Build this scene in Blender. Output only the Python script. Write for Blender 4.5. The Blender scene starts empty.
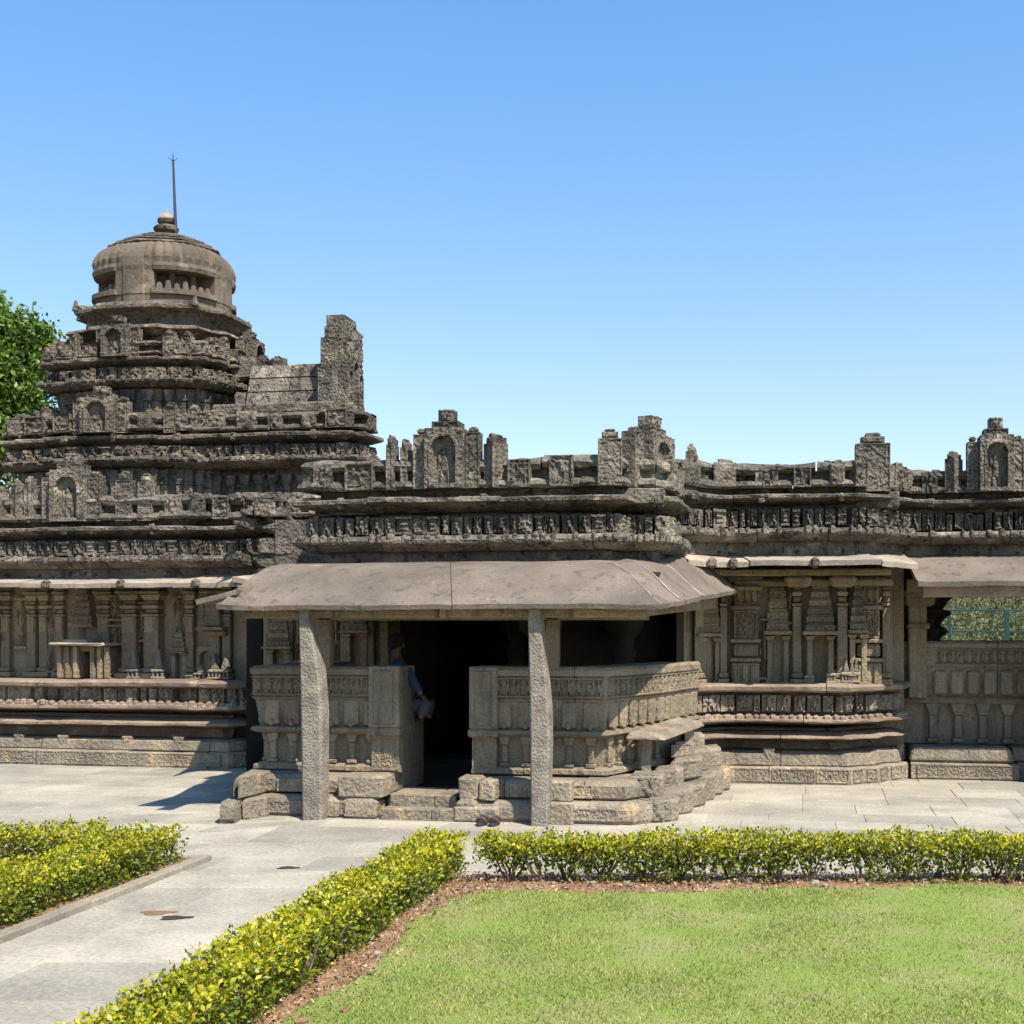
import bpy, math, random
import numpy as np
from mathutils import Vector
random.seed(7); RNG = np.random.default_rng(11)
S = bpy.context.scene; COL = S.collection
H = 1.94; F = 1200.0; VX, VY = 800.0, 626.0
def P(px, py, D): return ((px-VX)*D/F, D, H-(py-VY)*D/F)

YAW = math.radians(12.7); FC = 1278.0
def m_of(u): return .8936*u/(1+.2014*u)
def sst(a, b, x): t = np.clip((x-a)/(b-a), 0, 1); return t*t*(3-2*t)
def plan_pos(x, y):
    """survey frame -> site frame: the wings, the porch and the gardens are each laid out along their own axis"""
    x = np.asarray(x, float); y = np.asarray(y, float)
    ex, ey = .9755*x, 1.0917*y+.2199*x
    ys = np.maximum(y, 5.0); u = x/ys; m = m_of(u)
    mL, mP, mR = -.572, -.294, .037
    front = mL+(mP-mL)*sst(-.475, -.455, u); back = mL+(mP-mL)*sst(-.28, -.2, u)
    wb = sst(16.2, 16.6, y)
    mr = front*(1-wb)+back*wb
    mr = mr+(mR-mr)*sst(-.125, -.055, u)
    mm = mr+.2*(m-mr)
    s_ = 1.065/(.9755-.2199*mm)
    fy = y*s_; fx = fy*m
    w = sst(10.3, 11.3, y)*(1-sst(23.4, 24.3, y))
    return ex+(fx-ex)*w, ey+(fy-ey)*w
def warp(v):
    v = np.array(v, float); v[:, 0], v[:, 1] = plan_pos(v[:, 0], v[:, 1]); return v
def wpt(p): a, b = plan_pos(p[0], p[1]); return (float(a), float(b), p[2])
# ------------------------------------------------------------------ noise
def hsh(i, j, s):
    v = np.sin(i*127.1+j*311.7+s*74.7)*43758.5453
    return v-np.floor(v)
def vn(x, y, s=0):
    x = np.asarray(x, float); y = np.asarray(y, float)
    i = np.floor(x); j = np.floor(y); u = x-i; v = y-j
    u = u*u*(3-2*u); v = v*v*(3-2*v)
    a = hsh(i, j, s); b = hsh(i+1, j, s); c = hsh(i, j+1, s); d = hsh(i+1, j+1, s)
    return (a*(1-u)+b*u)*(1-v)+(c*(1-u)+d*u)*v
def fbm(x, y, s=0, o=3):
    t = 0; a = .5
    for k in range(o):
        t = t+a*vn(x, y, s+k*17); x = x*2.1; y = y*2.1; a *= .5
    return t
# ------------------------------------------------------------------ mesh builder
class MB:
    def __init__(s): s.v = []; s.f = []; s.n = 0
    def add(s, vs, fs):
        vs = np.asarray(vs, float)
        s.v.append(vs); s.f += [tuple(i+s.n for i in f) for f in fs]; s.n += len(vs)
    def build(s, name, mat, parent=None, smooth=False, kind=None):
        me = bpy.data.meshes.new(name)
        vs = np.concatenate(s.v) if s.v else np.zeros((0, 3))
        vs = warp(vs)
        if parent is not None:
            q = parent; off = np.zeros(3)
            while q is not None: off += np.array(q.location); q = q.parent
            vs = vs-off
        me.from_pydata(vs.tolist(), [], s.f); me.update()
        if smooth: me.polygons.foreach_set('use_smooth', [True]*len(me.polygons))
        ob = bpy.data.objects.new(name, me); COL.objects.link(ob)
        me.materials.append(mat)
        if parent is not None: ob.parent = parent
        if kind: ob['kind'] = kind
        return ob
    # chamfered box, optional taper at top / rotation about z
    def box(s, x0, x1, y0, y1, z0, z1, ch=.012, rot=0, tx=1, ty=1, jit=0):
        ch = min(ch, (x1-x0)*.3, (y1-y0)*.3, (z1-z0)*.3)
        if x1-x0 > 1.25 and rot == 0 and tx == 1 and ty == 1:
            d_ = y1-y0
            sweep(s, [(x0, y0), (x1, y0)], [(-d_, z1-ch), (-d_+ch, z1), (-ch, z1), (0, z1-ch), (0, z0+ch), (-ch, z0), (-d_+ch, z0), (-d_, z0+ch)], step=.35, jit=max(jit, .0005), seed=int(x0*7+z0*13)); return
        cx, cy = (x0+x1)/2, (y0+y1)/2
        hx, hy = (x1-x0)/2, (y1-y0)/2
        def ring(ax, ay, c, z):
            pts = [(-ax+c, -ay), (ax-c, -ay), (ax, -ay+c), (ax, ay-c), (ax-c, ay), (-ax+c, ay), (-ax, ay-c), (-ax, -ay+c)]
            return [(p[0], p[1], z) for p in pts]
        L = []
        def tt(z): k = (z-z0)/(z1-z0); return 1+(tx-1)*k, 1+(ty-1)*k
        for z, e in ((z0, ch), (z0+ch, 0), (z1-ch, 0), (z1, ch)):
            a, b = tt(z); L += ring(hx*a-e, hy*b-e, ch*.9, z)
        L = np.array(L)
        if jit: L += RNG.uniform(-jit, jit, L.shape)
        c, sn = math.cos(rot), math.sin(rot)
        X = L[:, 0]*c-L[:, 1]*sn+cx; Y = L[:, 0]*sn+L[:, 1]*c+cy
        L[:, 0] = X; L[:, 1] = Y
        fs = [tuple(range(7, -1, -1)), tuple(range(24, 32))]
        for r in range(3):
            for i in range(8):
                j = (i+1) % 8; fs.append((r*8+i, r*8+j, r*8+8+j, r*8+8+i))
        s.add(L, fs)
    # carved slab: front is a height field
    def slab(s, O, U, W, Hh, thick, hf, amp=.03, res=.011, V=(0, 0, 1), mask=None):
        O = np.array(O, float); U = np.array(U, float); V = np.array(V, float); N = np.cross(U, V)
        nu = max(2, int(W/res)+1); nv = max(2, int(Hh/res)+1)
        u = np.linspace(0, W, nu); v = np.linspace(0, Hh, nv)
        uu, vv = np.meshgrid(u, v)
        h = hf(uu, vv, W, Hh)*amp
        pts = O+uu[..., None]*U+vv[..., None]*V+h[..., None]*N
        pts = pts.reshape(-1, 3)
        fs = []
        idx = np.arange(nu*nv).reshape(nv, nu)
        a = idx[:-1, :-1].ravel(); b = idx[:-1, 1:].ravel(); c = idx[1:, 1:].ravel(); d = idx[1:, :-1].ravel()
        fs = list(zip(a.tolist(), b.tolist(), c.tolist(), d.tolist()))
        bd = list(idx[0, :])+list(idx[1:, -1])+list(idx[-1, ::-1][1:])+list(idx[::-1, 0][1:-1])
        back = [pts[i]-N*(thick+float(np.dot(pts[i]-O, N))) for i in bd]
        n0 = nu*nv; m = len(bd)
        for i in range(m):
            j = (i+1) % m; fs.append((bd[j], bd[i], n0+i, n0+j))
        fs.append(tuple(n0+i for i in range(m-1, -1, -1)))
        s.add(np.concatenate([pts, np.array(back)]), [tuple(int(q) for q in f) for f in fs])
    def tube(s, pts, rads, n=8, jit=0):
        pts = [Vector(p) for p in pts]; L = []
        for i, p in enumerate(pts):
            t = (pts[min(i+1, len(pts)-1)]-pts[max(i-1, 0)]).normalized()
            a = t.orthogonal().normalized(); b = t.cross(a)
            if i and a.dot(pa) < 0: pass
            if i:
                a = (pa-t*pa.dot(t)).normalized(); b = t.cross(a)
            pa = a
            for k in range(n):
                th = 2*math.pi*k/n; r = rads[i]*(1+random.uniform(-jit, jit))
                L.append(tuple(p+a*math.cos(th)*r+b*math.sin(th)*r))
        fs = []
        for i in range(len(pts)-1):
            for k in range(n):
                j = (k+1) % n; fs.append((i*n+k, i*n+j, i*n+n+j, i*n+n+k))
        fs.append(tuple(range(n-1, -1, -1))); fs.append(tuple((len(pts)-1)*n+k for k in range(n)))
        s.add(L, fs)
    def lathe(s, cx, cy, prof, n=24, jit=0):
        s.tube_like(cx, cy, prof, n)
    def tube_like(s, cx, cy, prof, n):
        L = []; fs = []
        for r, z in prof:
            for k in range(n):
                t = 2*math.pi*k/n; L.append((cx+r*math.cos(t), cy+r*math.sin(t), z))
        m = len(prof)
        up = prof[-1][1] > prof[0][1]
        for i in range(m-1):
            for k in range(n):
                j = (k+1) % n; fs.append((i*n+k, i*n+j, i*n+n+j, i*n+n+k))
        fs.append(tuple(range(n-1, -1, -1))); fs.append(tuple((m-1)*n+k for k in range(n)))
        s.add(L, fs)

# ------------------------------------------------------------------ paths and sweeps
def stations(path, step, closed=False):
    n = len(path); pts = [np.array(p[:2], float) for p in path]
    segs = [(i, (i+1) % n) for i in range(n if closed else n-1)]
    d = [(pts[b]-pts[a])/np.linalg.norm(pts[b]-pts[a]) for a, b in segs]
    nr = [np.array([q[1], -q[0]]) for q in d]
    def mit(n1, n2): m = (n1+n2)/max(.35, 1+float(n1@n2)); return m
    out = []   # (pos, mitre, corner?, s)
    s = 0
    for k, (a, b) in enumerate(segs):
        L = np.linalg.norm(pts[b]-pts[a])
        if closed or k > 0: m0 = mit(nr[k-1], nr[k])
        else: m0 = nr[k]
        out.append((pts[a], m0, True, s))
        c = max(1, int(round(L/step)))
        for q in range(1, c):
            out.append((pts[a]+d[k]*L*q/c, nr[k], False, s+L*q/c))
        s += L
    if closed: out.append((out[0][0], out[0][1], True, s))
    else: out.append((pts[-1], nr[-1], True, s))
    return out
def sweep(mb, path, prof, closed=False, step=.14, block=None, jit=.005, gap=.005, back=None, dj=.006, seed=None):
    """prof: outline (o,z) from top-back over the front to bottom-back; closed polygon."""
    st = stations(path, step, closed)
    rr = random.Random(seed if seed is not None else int(abs(path[0][0]*1000+prof[0][1]*777)))
    ranges = []; i0 = 0
    if block:
        target = st[0][3]+block*rr.uniform(.5, 1.3)
        for i in range(1, len(st)-1):
            if st[i][3] >= target and not st[i][2] and not st[i-1][2] and i-i0 >= 2:
                ranges.append((i0, i)); i0 = i; target = st[i][3]+block*rr.uniform(.6, 1.4)
    ranges.append((i0, len(st)-1))
    prof = np.array(prof, float); m = len(prof); sd = rr.uniform(0, 99)
    for a, b in ranges:
        do = rr.uniform(-dj, dj) if block else 0; dz = rr.uniform(-dj, dj)*.6 if block else 0
        full = closed and not block
        L = []; cnt = 0
        for i in range(a, b+1):
            p, mt, cor, s = st[i]
            pp = p.copy()
            if block and i == a and a != 0: q = st[i+1][0]-p; pp = p+q/np.linalg.norm(q)*gap
            if block and i == b and b != len(st)-1: q = st[i-1][0]-p; pp = p+q/np.linalg.norm(q)*gap
            nz = (vn(s*4+np.arange(m)*.6, np.full(m, sd), 3)-.5)*2*jit+(vn(s*17+np.arange(m)*1.7, np.full(m, sd+5), 9)-.5)*jit
            nz2 = (vn(s*5+np.arange(m)*.6, np.full(m, sd+9), 5)-.5)*2*jit
            for k in range(m):
                o = prof[k, 0]+do+nz[k]; z = prof[k, 1]+dz+nz2[k]
                L.append((pp[0]+mt[0]*o, pp[1]+mt[1]*o, z))
            cnt += 1
        fs = []
        for i in range(cnt-1):
            for k in range(m):
                j = (k+1) % m
                fs.append((i*m+k, i*m+j, (i+1)*m+j, (i+1)*m+k))
        fs.append(tuple(range(m-1, -1, -1))); fs.append(tuple((cnt-1)*m+k for k in range(m)))
        mb.add(L, fs)
def segs(path, closed=False, o=0):
    """segments at offset o along mitres"""
    st = stations(path, 99, closed)
    P_ = [s[0]+s[1]*o for s in st]
    out = []
    for a, b in zip(P_[:-1], P_[1:]):
        L = float(np.linalg.norm(b-a))
        if L > .03: out.append((a, (b-a)/L, L))
    return out
def u3(d): return np.array([d[0], d[1], 0.])

# ------------------------------------------------------------------ relief functions (metres)
def rf_scroll(c=.09, s=0):
    def f(u, v, W, Hh):
        n = max(1, round(W/c)); m = max(1, round(Hh/c)); cw = W/n; chh = Hh/m
        i = np.floor(u/cw*.9999); j = np.floor(v/chh*.9999)
        x = u/cw-i-.5; y = v/chh-j-.5
        r = np.sqrt(x*x+y*y)*2; th = np.arctan2(y, x)
        ph = hsh(i, j, s)*6.28; sg = np.where((i+j) % 2 > .5, 1, -1)
        h = .5+.32*np.cos(r*6+sg*th*2+ph+2*vn(u*14, v*14, s))+.5*(fbm(u*40, v*40, s, 2)-.4)
        e = np.minimum.reduce([u, v, W-u, Hh-v]); 
        return np.where(e < .012, .9, h)
    return f
def figure(x, y, sd):
    """x,y in [0,1]; returns 0..1 carved standing figure"""
    k = [hsh(sd, q, 3.) for q in range(8)]
    def blob(cx, cy, rx, ry): return np.clip(1-((x-cx)/rx)**2-((y-cy)/ry)**2, 0, 1)**.5
    sw = (k[0]-.5)*.16
    h = blob(.5+sw, .83, .11, .12)
    h = np.maximum(h, .9*blob(.5+sw*.5, .58, .17, .19))
    h = np.maximum(h, .9*blob(.5, .38, .17, .13))
    h = np.maximum(h, .8*blob(.38-k[1]*.06, .18, .085, .2)); h = np.maximum(h, .8*blob(.62+k[2]*.06, .18, .085, .2))
    h = np.maximum(h, .7*blob(.27-k[3]*.08, .62+k[4]*.12, .07, .16)); h = np.maximum(h, .7*blob(.73+k[5]*.08, .62+k[6]*.12, .07, .16))
    return h
def rf_figs(c=.11, s=0, frame=True):
    def f(u, v, W, Hh):
        n = max(1, round(W/c)); cw = W/n
        i = np.floor(u/cw*.9999); x = u/cw-i; y = v/Hh
        h = figure(x, y, i+s)
        if frame: h = np.maximum(h, np.where((y < .06) | (y > .95), .8, 0))
        return h*.9+.1*fbm(u*60, v*60, s)
    return f
def ridged(x, y, s):
    n = vn(x, y, s)*.65+vn(x*2.3, y*2.3, s+4)*.35
    return np.clip(1-np.abs(n*2-1)*3.2, 0, 1)
def rf_foliage(s=0, f_=13, border=.013):
    def f(u, v, W, Hh):
        wx_ = u+.03*vn(u*16, v*16, s+2); wy_ = v+.03*vn(u*16, v*16, s+7)
        h = .25+.6*ridged(wx_*f_, wy_*f_, s)+.15*fbm(u*45, v*45, s, 2)
        e = np.minimum.reduce([u, v, W-u, Hh-v])
        return np.where(e < border, .95, np.where(e < border*1.6, .1, h))
    return f
def face_(x, y, sd):
    def blob(cx, cy, rx, ry): return np.clip(1-((x-cx)/rx)**2-((y-cy)/ry)**2, 0, 1)**.5
    h = .6*blob(.5, .5, .46, .5)
    h = np.maximum(h, blob(.32, .62, .13, .13)); h = np.maximum(h, blob(.68, .62, .13, .13))
    h = np.maximum(h, .95*blob(.5, .42, .11, .2)); h = h-.5*blob(.5, .2, .25, .06)
    h = np.maximum(h, .8*blob(.2, .88, .14, .12)); h = np.maximum(h, .8*blob(.8, .88, .14, .12)); h = np.maximum(h, .7*blob(.5, .93, .12, .1))
    return np.clip(h, 0, 1)
def rf_tile(s=0, kind=0):
    def f(u, v, W, Hh):
        x = u/W; y = v/Hh
        e = np.minimum.reduce([u, v, W-u, Hh-v])
        if kind == 0: h = figure(x, y, s)
        elif kind == 1: h = np.maximum(figure(np.clip(x*1.0, 0, 1), y*.9, s+3), .55*ridged(u*15, v*15, s)*(np.abs(x-.5) > .28))
        elif kind == 2: h = face_(x, y, s)
        elif kind == 3:
            h = .75*np.clip(1-((x-.5)/.30)**8, 0, 1)*(.75+.25*np.cos(y*22))
            h = np.maximum(h, np.where((y < .14) | (y > .84), .9, 0))
        else: h = .3+.6*ridged(u*14, v*14, s)
        return np.clip(h*.86+.14*fbm(u*50, v*50, s, 2), 0, 1)
    return f
def rf_rough(s=0, f_=14):
    return lambda u, v, W, Hh: fbm(u*f_, v*f_, s, 4)*1.1*np.clip(np.minimum.reduce([u, v, W-u, Hh-v])/.02, .1, 1)
def rf_niche(s=0, aw=.31, ah=.86):
    """frame with scroll border and an arched niche with a seated figure"""
    def f(u, v, W, Hh):
        x = (u-W/2)/W; y = v/Hh
        rr = aw*W; spring = ah*Hh-rr
        inside = (np.abs(u-W/2) < rr) & (v > .07*Hh) & (v < spring)
        inside |= (np.hypot(u-W/2, v-spring) < rr) & (v >= spring)
        big = (np.abs(u-W/2) < rr+.035) & (v < spring) | ((np.hypot(u-W/2, v-spring) < rr+.035) & (v >= spring))
        sc = .3+.7*ridged(u*17, v*17, s)
        fig = figure(np.clip((u-W/2)/(2*rr)+.5, 0, 1), np.clip((v-.07*Hh)/(spring+rr*.3-.07*Hh), 0, 1.3), s)
        h = .8+.16*sc
        h = np.where(big, .98, h)
        return np.where(inside, .0+.28*fig+.06*fbm(u*50, v*50, s), h)
    return f

# ------------------------------------------------------------------ materials
def newmat(name):
    m = bpy.data.materials.new(name); m.use_nodes = True
    nt = m.node_tree; nt.nodes.clear()
    o = nt.nodes.new('ShaderNodeOutputMaterial'); b = nt.nodes.new('ShaderNodeBsdfPrincipled')
    nt.links.new(b.outputs[0], o.inputs[0]); return m, nt, b
def nd(nt, t, **k):
    n = nt.nodes.new(t)
    for a, v in k.items():
        if a.startswith('_'): setattr(n, a[1:], v)
        else: n.inputs[a].default_value = v
    return n
def ramp(nt, fac, stops):
    r = nt.nodes.new('ShaderNodeValToRGB'); el = r.color_ramp.elements
    while len(el) < len(stops): el.new(.5)
    for e, (p, c) in zip(el, stops):
        e.position = p; e.color = (*c, 1) if len(c) == 3 else (c[0], c[0], c[0], 1)
    nt.links.new(fac, r.inputs[0]); return r.outputs[0]
def mix(nt, fac, a, b, mode='MIX'):
    m = nt.nodes.new('ShaderNodeMix'); m.data_type = 'RGBA'; m.blend_type = mode
    if isinstance(fac, float): m.inputs[0].default_value = fac
    else: nt.links.new(fac, m.inputs[0])
    for s_, i in ((a, 6), (b, 7)):
        if isinstance(s_, tuple): m.inputs[i].default_value = (*s_, 1)
        else: nt.links.new(s_, m.inputs[i])
    return m.outputs[2]
def stone(name, c1, c2, c3, sc=1.2, patch=.55, lichen=None, lk=(.6, .68), bump=.012, isl=.35, fine=45, carve=0, rough=.92, streak=None):
    m, nt, b = newmat(name)
    g = nt.nodes.new('ShaderNodeNewGeometry'); pos = g.outputs['Position']
    def noise(scale, detail=6, rg=.6, vec=pos):
        n = nd(nt, 'ShaderNodeTexNoise', Scale=scale, Detail=detail, Roughness=rg); nt.links.new(vec, n.inputs['Vector']); return n.outputs[0]
    base = ramp(nt, noise(sc*1.3), [(.35, c1), (.65, c2)])
    base = mix(nt, ramp(nt, noise(sc*2.7, 8, .7), [(patch, (0,)), (patch+.12, (1,))]), base, c3)
    if lichen:
        base = mix(nt, ramp(nt, noise(sc*7, 9, .75), [(lk[0], (0,)), (lk[1], (.85,))]), base, lichen)
    if streak:
        mp = nd(nt, 'ShaderNodeMapping'); mp.inputs['Scale'].default_value = (7, 7, .7); nt.links.new(pos, mp.inputs[0])
        base = mix(nt, ramp(nt, noise(1.0, 5, .6, mp.outputs[0]), [(.55, (0,)), (.72, (.8,))]), base, streak)
    fn = noise(fine, 5, .7)
    base = mix(nt, .8, base, ramp(nt, fn, [(.3, (.62, .62, .62)), (.7, (1.3, 1.3, 1.3))]), 'MULTIPLY')
    lo, hi = 1-isl, 1+isl
    base = mix(nt, 1.0, base, ramp(nt, g.outputs['Random Per Island'], [(0, (lo, lo, lo)), (1, (hi, hi*.98, hi*.95))]), 'MULTIPLY')
    nt.links.new(base, b.inputs['Base Color'])
    b.inputs['Roughness'].default_value = rough
    b.inputs['Specular IOR Level'].default_value = .25
    ms = nt.nodes.new('ShaderNodeMath'); ms.operation = 'MULTIPLY_ADD'; ms.inputs[1].default_value = 1.6
    nt.links.new(noise(11, 7, .65), ms.inputs[0]); nt.links.new(fn, ms.inputs[2]); hgt = ms.outputs[0]
    if carve:
        vo = nd(nt, 'ShaderNodeTexVoronoi', Scale=carve); nt.links.new(pos, vo.inputs['Vector'])
        vo2 = nd(nt, 'ShaderNodeTexVoronoi', Scale=carve*2.3); nt.links.new(pos, vo2.inputs['Vector'])
        a1 = nt.nodes.new('ShaderNodeMath'); a1.operation = 'MULTIPLY_ADD'; a1.inputs[1].default_value = 2.4
        nt.links.new(vo.outputs['Distance'], a1.inputs[0]); nt.links.new(vo2.outputs['Distance'], a1.inputs[2])
        a2 = nt.nodes.new('ShaderNodeMath'); a2.operation = 'ADD'
        nt.links.new(hgt, a2.inputs[0]); nt.links.new(a1.outputs[0], a2.inputs[1]); hgt = a2.outputs[0]
    bp = nd(nt, 'ShaderNodeBump', Strength=.9, Distance=bump); nt.links.new(hgt, bp.inputs['Height'])
    nt.links.new(bp.outputs[0], b.inputs['Normal'])
    return m
M = {}
M['dark'] = stone('dark_soapstone', (.085, .072, .057), (.185, .16, .128), (.31, .265, .205), lichen=(.018, .016, .014), lk=(.53, .60), carve=20, bump=.009, isl=.28, streak=(.03, .027, .022))
M['tower'] = stone('tower_stone', (.08, .066, .051), (.172, .142, .108), (.29, .24, .175), lichen=(.018, .016, .014), lk=(.53, .60), carve=20, bump=.009, isl=.28, streak=(.03, .026, .021))
M['ochre'] = stone('ochre_wall_stone', (.185, .142, .09), (.285, .228, .15), (.20, .118, .075), sc=.8, patch=.58, lichen=(.075, .062, .042), carve=17, bump=.0065, isl=.24, streak=(.07, .058, .045))
M['seat'] = stone('seat_wall_stone', (.185, .148, .10), (.255, .21, .145), (.155, .125, .09), sc=1.0, lichen=(.085, .072, .05), carve=17, bump=.0065, isl=.16, streak=(.095, .085, .062))
M['plinth'] = stone('plinth_stone', (.16, .135, .105), (.28, .235, .175), (.40, .29, .17), sc=1.4, lichen=(.07, .062, .052), lk=(.58, .66), carve=22, bump=.0055, isl=.2)
M['band'] = stone('red_band_stone', (.18, .13, .10), (.28, .215, .16), (.38, .31, .23), sc=1.5, lichen=(.12, .10, .085), bump=.010, isl=.15)
M['eave'] = stone('eave_stone', (.125, .10, .082), (.205, .165, .13), (.29, .245, .195), sc=.9, patch=.62, lichen=(.085, .07, .058), bump=.010, isl=.10, fine=60, streak=(.075, .06, .05))
M['eavelite'] = stone('thin_eave_stone', (.27, .215, .17), (.40, .335, .265), (.18, .14, .11), sc=2.0, patch=.58, lichen=(.13, .11, .095), bump=.006, isl=.12)
M['granite'] = stone('granite_pillar_stone', (.15, .132, .11), (.27, .24, .195), (.23, .19, .15), sc=6, lichen=(.07, .062, .052), carve=38, bump=.0045, isl=.05, fine=75)
M['dome'] = stone('dome_stone', (.10, .078, .058), (.175, .138, .10), (.25, .20, .15), sc=1.0, lichen=(.055, .045, .036), bump=.012, isl=.06, streak=(.06, .048, .038))
M['inside'] = stone('shade_dark_stone', (.03, .026, .02), (.05, .043, .035), (.04, .035, .028), bump=.008, isl=.1)  # near-black tone puts the shade of the interior into the stone colour
M['seam'] = stone('mortar_seam', (.26, .225, .185), (.38, .33, .28), (.2, .17, .14), bump=.004, isl=0)
M['lime'] = stone('lime_plaster', (.62, .60, .56), (.75, .73, .68), (.5, .47, .42), bump=.006, isl=.03)
M['pave'] = stone('paving_stone', (.25, .225, .185), (.365, .33, .27), (.41, .345, .25), sc=1.1, patch=.56, lichen=(.22, .19, .15), bump=.005, isl=.17, fine=30, streak=None)
M['mortar'] = stone('paving_joint', (.29, .255, .20), (.36, .32, .255), (.27, .22, .16), bump=.003, isl=0)
M['kerb'] = stone('kerb_stone', (.22, .19, .145), (.31, .27, .21), (.2, .17, .13), bump=.005, isl=.12)
M['soil'] = stone('red_soil', (.25, .14, .075), (.37, .225, .13), (.45, .33, .21), sc=3, lichen=(.17, .10, .06), bump=.03, isl=0, fine=35)
M['earth'] = stone('dry_earth', (.085, .09, .045), (.06, .075, .035), (.11, .10, .06), sc=.3, bump=.01, isl=0, fine=12)
def leafmat(name, stops, trans=.35, rough=.45):
    m, nt, b = newmat(name)
    g = nt.nodes.new('ShaderNodeNewGeometry')
    c = ramp(nt, g.outputs['Random Per Island'], stops)
    n = nd(nt, 'ShaderNodeTexNoise', Scale=2.2, Detail=3.0); nt.links.new(g.outputs['Position'], n.inputs['Vector'])
    c = mix(nt, 1.0, c, ramp(nt, n.outputs[0], [(.3, (.72, .8, .8)), (.7, (1.2, 1.15, 1.1))]), 'MULTIPLY')
    nt.links.new(c, b.inputs['Base Color']); b.inputs['Roughness'].default_value = rough
    tr = nt.nodes.new('ShaderNodeBsdfTranslucent'); nt.links.new(c, tr.inputs[0])
    mx = nt.nodes.new('ShaderNodeMixShader'); mx.inputs[0].default_value = trans
    o = [x for x in nt.nodes if x.type == 'OUTPUT_MATERIAL'][0]
    nt.links.new(b.outputs[0], mx.inputs[1]); nt.links.new(tr.outputs[0], mx.inputs[2]); nt.links.new(mx.outputs[0], o.inputs[0])
    return m
M['hedge_g'] = leafmat('hedge_green_leaf', [(0, (.045, .08, .008)), (.35, (.13, .18, .010)), (.7, (.24, .27, .014)), (1, (.10, .06, .02))])
M['hedge_y'] = leafmat('hedge_yellow_leaf', [(0, (.28, .31, .012)), (.45, (.43, .40, .014)), (.85, (.54, .46, .018)), (1, (.40, .24, .02))])
M['tree'] = leafmat('tree_leaf', [(0, (.04, .085, .01)), (.5, (.105, .18, .02)), (1, (.22, .30, .04))])
M['bush'] = leafmat('far_bush_leaf', [(0, (.06, .07, .022)), (.5, (.12, .13, .05)), (1, (.20, .185, .10))], trans=.2, rough=.95)
M['grass'] = leafmat('grass_blade', [(0, (.12, .17, .02)), (.35, (.21, .25, .038)), (.65, (.32, .32, .075)), (1, (.50, .40, .20))], trans=.3, rough=.6)
M['litter'] = leafmat('dry_litter', [(0, (.10, .05, .03)), (.5, (.26, .15, .08)), (1, (.48, .36, .22))], trans=.1, rough=.8)
M['bark'] = stone('bark', (.10, .075, .05), (.17, .13, .09), (.2, .16, .12), bump=.01, isl=.1)
def plain(name, c, rough=.6, metal=0, var=.15):
    m, nt, b = newmat(name); g = nt.nodes.new('ShaderNodeNewGeometry')
    n = nd(nt, 'ShaderNodeTexNoise', Scale=25.0, Detail=5.0); nt.links.new(g.outputs['Position'], n.inputs['Vector'])
    nt.links.new(mix(nt, 1.0, c, ramp(nt, n.outputs[0], [(.3, (1-var,)*3), (.7, (1+var,)*3)]), 'MULTIPLY'), b.inputs['Base Color'])
    b.inputs['Roughness'].default_value = rough; b.inputs['Metallic'].default_value = metal; return m
M['green_paint'] = plain('green_railing_paint', (.004, .035, .03), .5)
M['iron'] = plain('rusty_iron', (.055, .04, .05), .6, .4)
M['skin'] = plain('skin', (.09, .05, .033), .6); M['hair'] = plain('hair', (.006, .005, .005), .95)
M['shirt'] = plain('blue_cloth', (.018, .032, .075), .95); M['trouser'] = plain('grey_cloth', (.05, .05, .064), .9)
M['leather'] = plain('brown_leather', (.06, .028, .024), .6); M['sole'] = plain('dark_sole', (.03, .025, .025), .7)

def lawn_mat():
    m, nt, b = newmat('lawn_turf')
    g = nt.nodes.new('ShaderNodeNewGeometry'); pos = g.outputs['Position']
    def noise(s, d=5, r=.6):
        n = nd(nt, 'ShaderNodeTexNoise', Scale=s, Detail=float(d), Roughness=r); nt.links.new(pos, n.inputs['Vector']); return n.outputs[0]
    c = ramp(nt, noise(70, 6, .7), [(.3, (.14, .20, .025)), (.55, (.22, .29, .04)), (.75, (.34, .35, .10))])
    c = mix(nt, ramp(nt, noise(1.6, 4), [(.45, (0,)), (.68, (.65,))]), c, (.34, .29, .13))
    nt.links.new(c, b.inputs['Base Color']); b.inputs['Roughness'].default_value = .9
    bp = nd(nt, 'ShaderNodeBump', Strength=1.0, Distance=.02); nt.links.new(noise(90, 3), bp.inputs['Height']); nt.links.new(bp.outputs[0], b.inputs['Normal'])
    return m
M['lawn'] = lawn_mat()

# ------------------------------------------------------------------ tagging
def empty(name, loc, label, cat, group=None):
    o = bpy.data.objects.new(name, None); o.location = wpt(loc); o.empty_display_size = .2; COL.objects.link(o)
    return tag(o, label, cat, group)
def tag(o, label, cat, group=None):
    o['label'] = label; o['category'] = cat
    if group: o['group'] = group
    return o

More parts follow.
